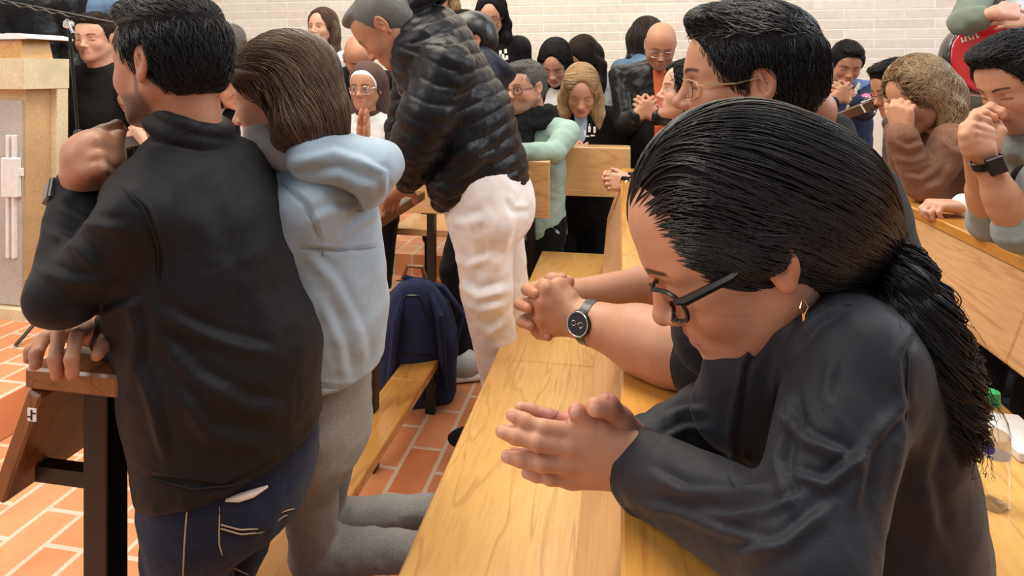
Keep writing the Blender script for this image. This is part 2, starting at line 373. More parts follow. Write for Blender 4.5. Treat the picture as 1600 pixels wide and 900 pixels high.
M['lime'] = stone_mat('limestone', (.74, .64, .44)); M['lime_tan'] = stone_mat('limestone_tan', (.62, .42, .22)); M['lime_grey'] = stone_mat('limestone_grey', (.52, .48, .44))
M['plaster'] = plain('white_plaster', (.78, .76, .74), .8)
M['paper'] = plain('paper', (.85, .84, .82), .7)

M['bomber'] = cloth('bomber_black', (.0068, .0068, .0088), .6, 700, .3, .03)
M['jacket_dark'] = cloth('jacket_dark_grey', (.0155, .017, .024), .55, 800, .35, .05)
M['tee_black'] = cloth('tee_black', (.010, .010, .0115), .9, 350, .6, .06, mel=.35)
M['denim_pale'] = cloth('denim_pale', (.30, .38, .46), .8, 900, .4, .2)
M['jeans_blue'] = cloth('jeans_blue', (.009, .016, .042), .85, 1100, .5, .1, mel=.1)
M['jeans_grey'] = cloth('jeans_grey', (.26, .255, .25), .85, 900, .5, .1, mel=.06)
M['jeans_mid'] = cloth('jeans_mid', (.06, .14, .30), .85, 900, .5, .1, mel=.2)
M['white_cloth'] = cloth('white_cloth', (.80, .76, .75), .85, 600, .3, .2)
M['black_cloth'] = cloth('black_cloth', (.0045, .0045, .0052), .85, 600, .4, .03)
M['puffer'] = cloth('puffer_black', (.0075, .008, .011), .36, 500, .2, .02)
M['puffer_navy'] = cloth('puffer_navy', (.008, .012, .026), .45, 500, .2, .02)
M['grey_scarf'] = cloth('grey_scarf', (.34, .33, .34), .9, 500, .5, .3)

def C_(n, c, r=.85, **k): M[n] = cloth(n, c, r, 500, .3, .05, **k)
C_('mint_cloth', (.33, .46, .40)); C_('navy_cloth', (.018, .028, .075)); C_('blue_stripe', (.13, .20, .42)); C_('pink_stripe', (.60, .20, .42)); C_('brown_wool', (.21, .105, .065), mel=.12); C_('brown_puffer', (.075, .045, .038), .5)
C_('green_jacket', (.17, .20, .16)); C_('denim_blue', (.10, .17, .26)); C_('orange_shirt', (.55, .11, .05)); C_('leather', (.009, .009, .010), .3); C_('pale_blue', (.40, .52, .68)); C_('grey_hoodie', (.26, .29, .29)); C_('white_sweater', (.78, .76, .74)); C_('veil_brown', (.085, .045, .04)); C_('beige_vest', (.55, .40, .24)); C_('grey_jacket', (.42, .46, .47)); C_('strap_yellow', (.72, .66, .45)); C_('red_tee', (.38, .10, .09))
M['guitar_red'] = plain('guitar_red', (.50, .012, .015), .2, 0, Coat_Weight=.6); M['guitar_black'] = plain('guitar_black', (.01, .01, .012), .15, 0, Coat_Weight=.6); M['rosewood'] = plain('rosewood', (.10, .05, .03), .4)
M['stitch'] = plain('stitch', (.45, .36, .26), .8); M['stitch_grey'] = plain('stitch_grey', (.20, .24, .28), .8)
# ------------------------------------------------------------------ setting
def struct(mb, name, m):
    o = mb.build(name, m); o['kind'] = 'structure'; return o
YW = 5.55
struct(MB().box((1.0, 2.3, -.05), (5.2, 5.2, .05)), 'floor', M['tile'])
struct(MB().box((-3.4, 2.5, .08), (1.16, 5.0, .08), bev=.004), 'trim_1', M['tile'])            # raised tiled platform
wb = MB().box((0, YW+.1, 2.3), (6.3, .1, 2.4)); struct(wb, 'wall_back', M['brick'])
struct(MB().box((6.25, 2.3, 2.3), (.1, 5.2, 2.4)), 'wall_right', M['plaster'])
struct(MB().box((-4.65, 2.3, 2.3), (.1, 5.2, 2.4)), 'wall_left', M['plaster'])
struct(MB().box((1.9, 4.75, .07), (4.2, .82, .07)), 'trim_2', M['tile'])                      # low riser under the rear rows
RY = lambda a: np.array([[math.cos(a), 0, -math.sin(a)], [0, 1, 0], [math.sin(a), 0, math.cos(a)]])
LT = .88
def row_pew(label, x0, y0, y1, joints, posts, seat=True, kneel=None, ledge_m='oak_ledge', panel_m='oak_panel', seat_m='oak_light', lw=.17, kw=.135, pb=.62, segs=None):
    t = thing('pew', label, 'pew', (x0+.1, (y0+y1)/2, 0))
    js = [y0]+joints+[y1]
    for a, b in zip(js[:-1], js[1:]):
        MB().box((x0+lw/2, (a+b)/2, LT-.0175), (lw/2, (b-a)/2-.0012, .0175), bev=.004).build('ledge', M[ledge_m], t)
        h = (LT-.036-pb)/2; ang = math.atan2(.075, 2*h)
        R = RY(-ang)
        MB().box((x0+.020-.0375, (a+b)/2, pb+h), (.014, (b-a)/2-.0012, h*1.03), R=RY(ang), bev=.004).build('back_panel', M[panel_m], t)
    for py in posts:
        p = MB().box((x0+.10, py, (LT-.035)/2), (.0225, .0225, (LT-.035)/2), bev=.002).build('post', M['black_steel'], t)
        MB().box((x0+.03, py, .68), (.055, .012, .013)).build('bracket', M['black_steel'], t)
    if seat:
        sy = [y0]+(segs or [])+[y1]
        for a, b in zip(sy[:-1], sy[1:]):
            MB().box((x0-.19, (a+b)/2, .432), (.205, (b-a)/2-.0012, .018), bev=.004).build('seat', M[seat_m], t)
        for py in posts:
            MB().box((x0-.12, py, .395), (.22, .02, .017)).box((x0-.3, py, .2), (.02, .02, .2)).build('seat_support', M['black_steel'], t)
    if kneel:
        for a, b in zip(kneel[:-1], kneel[1:]):
            MB().box((x0+kneel_x, (a+b)/2, .185), (kw/2, (b-a)/2-.001, .017), bev=.004).build('kneeler', M['oak_ledge'], t)
        for ky in (kneel[0]+.12, kneel[0]+.26, kneel[-1]-.35, kneel[-1]-.2):
            k = MB().box((x0+kneel_x+.03, ky, .084), (.02, .016, .084), bev=.003).build('kneeler_foot', M['black_steel'], t)
            MB().lathe((x0+kneel_x+.05, ky, .11), [(.006, 0), (.006, .003)], 10, ax=(1, 0, 0)).build('bolt', M['chrome'], k)
    return t
kneel_x = .09
pa = row_pew('long left pew without seat, dark ledge end under a resting hand', -.94, .83, 2.36, [], [.885, 1.98], seat=False, pb=.655, kneel=None, ledge_m='brown_wood', panel_m='brown_endgrain')
kneel_x = .0
# kneeler of the left pew
for a, b in ((1.12, 1.60), (1.60, 2.2), (2.2, 2.80)):
    MB().box((-.79, (a+b)/2, .185), (.068, (b-a)/2-.001, .018), bev=.004).build('kneeler', M['oak_ledge'], pa)
for ky in (1.42, 1.56, 2.35, 2.62):
    k = MB().box((-.745, ky, .084), (.02, .014, .084), bev=.003).build('kneeler_foot', M['black_steel'], pa)
    MB().lathe((-.725, ky, .11), [(.006, 0), (.006, .003)], 10, ax=(1, 0, 0)).build('bolt', M['chrome'], k)
# paper emblem stuck on the end of the panel
lb = MB().box((-.904, .813, .818), (.008, .0008, .010)).build('sticker', M['paper'], pa)
MB().box((-.904, .8118, .818), (.0012, .0006, .008)).box((-.900, .8118, .821), (.003, .0006, .001)).box((-.908, .8118, .815), (.003, .0006, .001)).build('emblem', M['black_plastic'], lb)
pb_ = row_pew('long foreground pew under the praying hands, pale oak seat and ledge', 0, .25, 3.1, [1.62, 2.75], [.5, 2.95], segs=[1.90], kneel=None)
pc = row_pew('long pew at right, tall smooth back panel, bottle on its seat', 1.01, .40, 3.6, [1.72], [.45, 2.3, 3.5], segs=[1.10])
def cross_pew(label, pxl, pxr, z, top, bot, seat=.46, post_px=None, kn=True, ledge=.12, zf=0, m='oak_cross', off=0):
    """a pew that faces the camera: front panel square to the view"""
    a = P(pxl, 115, z); b = P(pxr, 115, z); y = (a[1]+b[1])/2; x0 = a[0]; x1 = b[0]; c = (x0+x1)/2; hw = (x1-x0)/2
    t = thing('pew', label, 'pew', (c, y, zf))
    MB().box((c, y, (top+bot)/2), (hw, .012, (top-bot)/2-.001), bev=.003).build('front_panel', M[m], t)
    MB().box((c, y+ledge/2+.002, top-.0175), (hw, ledge/2, .0175), bev=.003).build('ledge', M[m], t)
    for x in ([P(q, 115, z)[0] for q in post_px] if post_px else (x0+.1, x1-.1)):
        MB().box((x, y+.045, (bot+.1+zf)/2), (.02, .02, (bot+.1-zf)/2)).build('post', M['black_steel'], t)
    if seat:
        MB().box((c, y+.55, seat-.02), (hw, .18, .02), bev=.003).build('seat', M[m], t)
        MB().box((c, y+.74, seat+.2), (hw, .012, .16), bev=.003).build('backrest', M[m], t)
        for x in (x0+.15, x1-.15): MB().box((x, y+.6, (seat-.04+zf)/2), (.02, .02, (seat-.04-zf)/2)).build('seat_support', M['black_steel'], t)
    if kn: MB().box((c, y+.2, .17+zf), (hw, .07, .02), bev=.003).box((x0+.2, y+.2, .075+zf), (.02, .02, .075)).box((x1-.2, y+.2, .075+zf), (.02, .02, .075)).build('kneeler', M[m], t)
    return t
cross_pew('pew with a pale front panel seen beside the white trousers, green sleeve on it', 560, 862, 3.1, .92, .64, post_px=[668, 831], off=0)
cross_pew('pew with a square pale oak front panel before the blonde woman', 865, 985, 3.3, .955, .69, post_px=[958])
cross_pew('pew with a pale front panel below the hands of the bald man in leather', 968, 1240, 3.95, 1.08, .80, zf=.14)
cross_pew('rear pew whose oak panel shows left of the leather jacket', 930, 1000, 4.62, 1.27, 1.0, zf=.14, seat=.6)
cross_pew('pew at the left whose top shows behind the chin of the man in black', 150, 545, 3.7, .90, .62)
# ------------------------------------------------------------------ people toolkit
def smooth01(x): x = np.clip(x, 0, 1); return x*x*(3-2*x)
SK = dict(light=(.63, .35, .24), tan=(.46, .225, .13), mid=(.55, .285, .175), brown=(.46, .25, .15), dark=(.30, .155, .09))
def head_prims(S, H, R, s=1.0, fat=0.0, nose=1.0, fem=False, neck=None, nr=.052, lips=1.0, crn=1.0):
    """H centre between the ears; R rows = forward, left, up"""
    W = lambda f, l, u: H+s*(f*R[0]+l*R[1]+u*R[2])
    E = lambda f, l, u, rf, rl, ru, k=.01, op=1: S.ell(W(f, l, u), (rf*s, rl*s, ru*s), R, k*s, op)
    C = lambda a, b, ra, rb, k=.008, op=1: S.cap(W(*a), W(*b), ra*s, rb*s, k*s, op)
    E(-.012, 0, .038, .098*crn, .076*crn+fat*.2, .086*crn)
    E(.035, 0, .035, .058, .064, .066, .03)
    E(.030, 0, -.030, .062, .060+fat*.5, .078, .03)
    jw = .050+fat*.5-(.004 if fem else 0)
    for q in (-1, 1):
        C((-.004, q*jw, -.045), (.068, q*.016, -.088), .020+fat*.3, .018, .03)
        E(.058, q*.038, -.026, .026, .022+fat*.3, .026, .02)
        C((.082, q*.010, .026), (.066, q*.044, .022), .012 if fem else .0145, .009, .014)
        S.ell(W(.100, q*.032, .002), (.016*s, .017*s, .0105*s), R, .012*s, -1)
        E(.0735, q*.0315, .001, .0155, .0165, .0115, .003)
        C((.0875, q*.020, -.0025), (.081, q*.043, -.0035), .0022, .0020, .003)
    C((.088, 0, .012), (.108*nose**.5, 0, -.026), .0075, .0095, .014)
    E(.108+.006*(nose-1), 0, -.030, .0125*nose, .0105, .0095, .008)
    for q in (-1, 1):
        E(.098, q*.0115, -.034, .0105, .0068, .0072, .006)
        S.ell(W(.104, q*.006, -.0405), (.005*s, .003*s, .003*s), R, .002*s, -1)
    E(.080, 0, -.062, .020, .026, .022, .016)
    C((.0955, .0, -.0555), (.085, .021, -.0605), .0058*lips, .0025, .004); C((.0955, .0, -.0555), (.085, -.021, -.0605), .0058*lips, .0025, .004)
    C((.0945, .0, -.0670), (.084, .018, -.0640), .0070*lips, .003, .004); C((.0945, .0, -.0670), (.084, -.018, -.0640), .0070*lips, .003, .004)
    for q in (-1, 1): C((.1010, 0, -.0615), (.0865, q*.022, -.0628), .0011, .0010, .0025, -1)
    E(.083, 0, -.093, .017, .020, .0155, .016)
    if fat > .008: E(.045, 0, -.092, .045, .040+fat, .028, .03)
    for q in (-1, 1):                                            # ears
        Re = np.array([nz(R[0]*.92-q*R[1]*.38), nz(R[1]+q*R[0]*.4), R[2]]); c = W(-.010, q*.0785, -.002)
        S.ell(c+s*.006*R[2], (.0185*s, .0075*s, .0305*s), Re, .006*s)
        S.ell(c+s*(.007*R[2]+.006*q*Re[1]-.001*R[0]), (.0105*s, .0065*s, .0185*s), Re, .004*s, -1)
        S.ell(c-s*.021*R[2]+s*.004*R[0], (.0085*s, .006*s, .0105*s), Re, .005*s)
        S.cap(c+s*(.004*R[0]+.018*R[2]+.003*q*Re[1]), c+s*(-.006*R[0]-.004*R[2]+.003*q*Re[1]), .0028*s, .0030*s, .003*s)
    if neck is not None:
        S.cap(W(-.028, 0, -.035), neck, nr*s, nr*1.08*s, .03*s)
        S.cap(W(.012, 0, -.070), neck+.03*R[0]*s, nr*.62*s, nr*.8*s, .03*s)
def head_paint(col, V, H, R, s=1.0, base=(.6, .35, .24), fem=False, beard=0.0, brow=(.03, .02, .015), lip=(.50, .19, .16), scalp=None, blush=.3, full_brow=1.0, eyes='closed'):
    q = (V-H)@R.T/s; f, l, u = q.T; al = np.abs(l)
    def blend(m, c): m = np.clip(m, 0, 1)[:, None]; col[:] = col*(1-m)+np.asarray(c)*m
    B = A(*base)
    blend(blush*.45*np.exp(-((f-.085)**2+(al-.040)**2+(u+.028)**2)/.0006)*(f > .02), B*A(1.12, .80, .78))
    blend(blush*.6*np.exp(-((f-.115)**2+l**2+(u+.032)**2)/.0004), B*A(1.12, .76, .72))
    blend(blush*.5*((al > .070) & (f < .03) & (np.abs(u) < .045)), B*A(1.12, .78, .72))
    blend(.45*np.exp(-((al-.031)**2/.00025+(u-.001)**2/.00022))*(f > .05), B*A(.62, .52, .50))
    if beard > 0:
        z = (smooth01((-.040-u)/.018)*smooth01((f+.012)/.02)*smooth01((.115+u)/.02)); z2 = smooth01(1-np.abs(u+.047)/.007)*(al < .028)*(f > .06)
        z3 = smooth01((.010-np.abs(f-.012))/.008)*(al > .05)*(u < .015)*(u > -.06)
        blend(beard*np.maximum(np.maximum(z*(1-.0*al), z2), z3*.8), A(*brow)*1.0+B*.06)
    ml = (f > .075)*np.where(u > -.0617, smooth01((.0085-.1*al-np.abs(u+.0565))/.0022), smooth01((.0085-.12*al-np.abs(u+.0672))/.0022))*(al < .023)
    blend(ml*(.95 if fem else .7), lip)
    blend((f > .075)*smooth01(1-np.abs(u+.0617+al*.04)/.0014)*(al < .024)*.8, A(*lip)*.3)
    yb = .026-(al-.030)**2*5.0+np.where(al < .02, -.002, 0)
    blend(full_brow*(f > .045)*smooth01((.0042*(1.25-al*9)-np.abs(u-yb))/.002)*smooth01((al-.010)/.004)*smooth01((.052-al)/.006)*.92, brow)
    ly = -.004-(al-.031)**2*4.0
    if eyes == 'open':
        e = smooth01(1-((al-.0315)**2/.013**2+(u-.0005)**2/.0052**2))*(f > .06); blend(np.clip(e*3, 0, 1), (.62, .58, .56))
        i = ((al-.0315)**2+(u-.0008)**2)**.5; blend((i < .0056)*(f > .06)*(np.abs(u-.0005) < .0052), (.03, .015, .01))
        blend((f > .055)*smooth01(1-np.abs(u-.0055+(al-.031)**2*9)/.0018)*(np.abs(al-.0315) < .0155), A(*brow)*.6)
    else:
        blend((f > .055)*smooth01(1-np.abs(u-ly)/.0020)*(np.abs(al-.0315) < .0150)*.9, A(*brow)*.7)
    if scalp is not None:
        hl = .070+.02*np.clip(-f/.1, 0, 1)-.0*f; m = smooth01((u-(.055-.9*np.clip(.06-f, 0, .16)))/.03)
        blend(m*scalp[0], scalp[1])
def hand_prims(S, w, d, n, t, s=1.0, curl=(.2, .3, .35, .4), spread=(.09, .02, -.06, -.14), thumb=None, tcurl=.3, palm=True, fr=.0088, kk=.0055, mcp_only=None, curls3=None, pw=1.0):
    """w wrist, d finger direction, n direction the palm faces, t thumb side"""
    d = nz(d); n = nz(n-np.dot(n, d)*d); t = nz(t-np.dot(t, d)*d-np.dot(t, n)*n); tips = []
    offs = (.029*pw, .010*pw, -.010*pw, -.028*pw); plen = (.090, .093, .088, .080); fl = (.070, .078, .073, .058); rr = (fr, fr*1.02, fr*.97, fr*.86)
    base = w+d*.004*s
    for i in range(4):
        m = w+s*(d*plen[i]+t*offs[i]-n*.002)
        S.cap(base+s*t*offs[i]*.55, m, .0165*s, .0118*s, .012*s)
        S.cap(base+s*(t*offs[i]*.6+n*.006+d*.01), m+s*(n*.004-d*.012), .014*s, .010*s, .012*s)
        c = curl[i]; cs = curls3[i] if curls3 else (c, c*1.25, c*.8); ang = 0; p = m; dd0 = nz(d+t*spread[i]); seg = (.46, .30, .25); pts = [p]; ds = []
        for j in range(3):
            ang += cs[j]; dd = math.cos(ang)*dd0+math.sin(ang)*n; p = p+dd*fl[i]*seg[j]*s; pts.append(p); ds.append(dd)
        r = rr[i]*s
        S.cap(pts[0], pts[1], r*1.12, r*1.0, kk*s); S.cap(pts[1], pts[2], r*1.02, r*.92, .004*s); S.cap(pts[2], pts[3]-ds[2]*r*.8, r*.92, r*.80, .004*s)
        S.ell(pts[1]-n*.001*s, (r*1.02,)*3, None, .004*s)
        tips.append((pts[3]-ds[2]*r*.9, ds[2], nz(math.cos(ang)*n-math.sin(ang)*dd0), r))
    S.cap(w+s*(d*.022+t*.018+n*.010), w+s*(d*.052+t*.034+n*.014), .0155*s, .0125*s, .014*s)
    td = nz(thumb if thumb is not None else d*.75+t*.55+n*.3); a = w+s*(d*.045+t*.034+n*.014); b = a+td*.034*s
    td2 = nz(td*math.cos(tcurl)+nz(-t*.6+n*.2+d*.5)*math.sin(tcurl)); c = b+td2*.029*s
    S.cap(a, b, .0125*s, .0102*s, .008*s); S.cap(b, c, .0103*s, .0088*s, .005*s)
    tips.append((c, td2, nz(np.cross(td2, np.cross(td2, t))+n*.1), .0088*s))
    return tips
def finger_chain(S, pts, r, k=.005):
    S.cap(pts[0], pts[1], r*1.12, r, k)
    for i in range(1, len(pts)-1):
        S.cap(pts[i], pts[i+1], r, r*.86 if i == len(pts)-2 else r*.95, .004)
def paint_hands(col, V, tips, base, nail=True):
    B = A(*base)
    for p, dd, nn, r in tips:
        q = V-p; dist = np.sqrt((q*q).sum(1)); m = np.exp(-(dist/(r*2.0))**2)[:, None]*.40; col[:] = col*(1-m)+(B*A(1.12, .80, .76))*m
        if nail:
            back = -(q@nn); s_ = np.abs(q@np.cross(dd, nn)); al = q@dd
            m = ((back > r*.55) & (s_ < r*.62) & (al > -r*.5) & (al < r*1.1)).astype(float)[:, None]*.45; col[:] = col*(1-m)+A(.74, .47, .38)*m
def fields_to_mesh(items):
    Vs = []; Fs = []; n = 0
    for S, h in items:
        v, f = S.mesh(h); v = relax(v, f, 1, .35); Vs.append(v); Fs.append(f+n); n += len(v)
    return np.concatenate(Vs), np.concatenate(Fs)
def folds(V, N, fr=9.0, amp=.004, stretch=None, warp=.5, seed=0, sharp=1.0):
    """cloth creases: ridged noise, drawn out along one direction"""
    q = V*fr+seed*7.3
    if stretch is not None:
        for dirv, k in stretch: dirv = nz(dirv); q = q+np.outer(q@dirv, dirv)*(k-1)
    q = q+warp*np.stack([noise(V*fr*.6+seed+i*11.1) for i in range(3)], 1)
    a = noise(q); b = noise(q*2.1+3.3)
    r = (1-np.abs(a)*3.0)*.7+(1-np.abs(b)*3)*.3
    return V+N*(amp*np.clip(r, -1, 1)*sharp)[:, None]
def hit(S, px, py, z0=.3, z1=6.0, off=0.0):
    """the point of a surface met when looking along one direction from where the picture was taken"""
    z = z0
    for _ in range(160):
        p = P(px, py, z); d = float(S.eval(p[None])[0])
        if d < .0008: break
        z += max(d*.7, .0008)
        if z > z1: return None
    return P(px, py, z-off)
def seam(S, poly, r, name, m, parent, n=24, z0=.3, off=.0, dash=False):
    q = []; L = len(poly)-1
    for t in np.linspace(0, L, n):
        i = min(int(t), L-1); f = t-i; a = A(*poly[i])*(1-f)+A(*poly[i+1])*f; h_ = hit(S, a[0], a[1], z0, off=off)
        if h_ is not None: q.append(h_)
    if len(q) > 2: return MB().tube(q, r, 6).build(name, m, parent, True)
def press(V, N, lst, zmax=None):
    """single folds along drawn lines on the side that faces the camera"""
    for poly, wpx, amp, *zr in lst:
        x, y, z = scr(V); tc = A(0, 0, CAMH)-V; tc /= np.linalg.norm(tc, axis=1)[:, None]; face = np.clip((N*tc).sum(1)*2.5, 0, 1)
        if zr: face = face*(z < zr[0])
        if len(zr) > 1: face = face*(z > zr[1])
        best = np.full(len(V), 1e9); tb = np.zeros(len(V)); sb = np.zeros(len(V)); L = len(poly)-1
        for i in range(L):
            a = A(*poly[i]); b = A(*poly[i+1]); ab = b-a; px = x-a[0]; py = y-a[1]; t = np.clip((px*ab[0]+py*ab[1])/(ab@ab), 0, 1); d = np.hypot(px-t*ab[0], py-t*ab[1]); m = d < best
            best = np.where(m, d, best); tb = np.where(m, (i+t)/L, tb); sb = np.where(m, np.sign(px*ab[1]-py*ab[0]), sb)
        fall = np.clip(np.minimum(tb, 1-tb)*5, 0, 1)*.85+.15
        e = best/wpx; prof = np.exp(-e*e)-.55*np.exp(-(e*sb-1.5)**2*1.6)
        V = V+N*(amp*prof*fall*face)[:, None]
    return V
def cloth_part(name, S, h, m, parent, fold=None, post=None):
    V, F = S.mesh(h); V = relax(V, F, 1, .4); N = vnorm(V, F)
    for fd in (fold or []): V = folds(V, N, **fd)
    if post: V = post(V, N)
    return mk(name, V, F, m, parent)
def trace(cap, seeds, dirf, steps, step, off=.001, jit=0.0, lift=0.0, follow=True, offs=None):
    """hairs that run over a surface; dirf(p, i) gives where they head"""
    p = seeds.copy(); out = [p.copy()]; o = np.full(len(p), off) if offs is None else offs
    J = RNG.randn(len(p), 3)*jit
    for i in range(steps):
        g = cap.grad(p); g /= np.linalg.norm(g, axis=1)[:, None]+1e-9; d = dirf(p, i)+J
        if follow: d = d-(d*g).sum(1)[:, None]*g*(1-lift)
        d /= np.linalg.norm(d, axis=1)[:, None]+1e-9; p = p+d*step
        if follow: p = p-g*np.clip(cap.eval(p)-o-lift*i*step, -.01, .01)[:, None]
        out.append(p.copy())
    return np.stack(out, 1)
def surface_seeds(V, N, n, mask=None, inset=.002):
    ok = np.arange(len(V)) if mask is None else np.argwhere(mask)[:, 0]
    i = ok[RNG.randint(0, len(ok), n)]; return V[i]-N[i]*inset+RNG.randn(n, 3)*.0015
def glasses(parent, H, R, s=1.0, m='black_plastic', rim=.0018, w=.024, h=.017, f=.102, square=4.0, u0=-.004, name='glasses', temple='black_plastic', tz=.0016, lens=True, bottom=True):
    W = lambda a, b, c: H+s*(a*R[0]+b*R[1]+c*R[2]); mb = MB()
    for q in (-1, 1):
        pts = []
        for a in np.linspace(0, 2*math.pi, 28, endpoint=False):
            ca, sa = math.cos(a), math.sin(a); rr = (abs(ca)**square+abs(sa)**square)**(-1/square)
            pts.append(W(f-.10*(abs(ca*rr)*.07)-(.012 if q*ca > 0 else 0)*abs(ca), q*.0335+w*ca*rr, u0+h*sa*rr))
        mb.tube(pts, rim*s, 6, closed=True)
    mb.tube([W(f, -.008, u0+.006), W(f+.003, 0, u0+.009), W(f, .008, u0+.006)], rim*s, 6)
    g = mb.build(name, M[m], parent, True)
    for q in (-1, 1):
        e = q*(.0335+w)
        MB().tube([W(f-.014, e*1.0, u0+h*.45), W(f-.024, q*.069, u0+h*.5), W(f-.07, q*.0775, u0+.010), W(-.004, q*.0815, .012), W(-.018, q*.082, .004), W(-.028, q*.080, -.012)], [tz*s, tz*1.7*s, tz*1.5*s, tz*s, tz*s, tz*s], 6).build('temple', M[temple], g, True)
        if lens:
            pts = []; n = 20
            for a in np.linspace(0, 2*math.pi, n, endpoint=False):
                ca, sa = math.cos(a), math.sin(a); rr = (abs(ca)**square+abs(sa)**square)**(-1/square); pts.append((w*ca*rr, h*sa*rr))
            MB().prism(pts, s*nz(R[1]-.1*q*R[0]), s*R[2], .0012*s*R[0], W(f-.006, q*.0335, u0)).build('lens', M['glass_lens'], g)
    return g
def watch(parent, c, axis, out, rw=.031, rd=.024, m='black_plastic', face='screen', square=True, name='wristwatch', fs=.017, band=.010, case='black_plastic'):
    ax = nz(axis); o = nz(out-np.dot(out, ax)*ax); b = np.cross(ax, o); pts = [c+rd*math.cos(a)*o+rw*math.sin(a)*b for a in np.linspace(0, 2*math.pi, 28, endpoint=False)]
    mb = MB(); V = []; n = len(pts)
    for i, p in enumerate(pts):
        nn = nz(p-c)
        for dr, da in ((0, -band), (.0028, -band*.9), (.0028, band*.9), (0, band)): V.append(p+nn*dr+ax*da)
    mb.add(V, [(i*4+j, ((i+1) % n)*4+j, ((i+1) % n)*4+(j+1) % 4, i*4+(j+1) % 4) for i in range(n) for j in range(4)])
    g = mb.build(name, M[m], parent, True); R = np.array([ax, b, o])
    if square:
        MB().box(c+o*(rd+.005), (fs*1.08, fs, .0055), R=R, bev=.003).build('watch_case', M[case], g); MB().box(c+o*(rd+.0108), (fs*.95, fs*.86, .0006), R=R).build('watch_face', M[face], g)
    else:
        MB().lathe(c+o*(rd+.0005), [(fs, 0), (fs*1.08, .003), (fs, .008), (fs*.9, .0085)], 24, ax=o).build('watch_case', M[case], g, True); MB().lathe(c+o*(rd+.0088), [(fs*.88, 0), (fs*.86, .0006)], 24, ax=o).build('watch_face', M[face], g, True)
    return g
def ik(a, c, l1, l2, pole):
    v = c-a; d = np.linalg.norm(v); 
    if d > (l1+l2)*.995: c = a+v/d*(l1+l2)*.995; v = c-a; d = np.linalg.norm(v)
    x = (l1*l1-l2*l2+d*d)/(2*d); h = math.sqrt(max(l1*l1-x*x, 0)); ax = v/d; p = nz(pole-np.dot(pole, ax)*ax); return a+ax*x+p*h, c
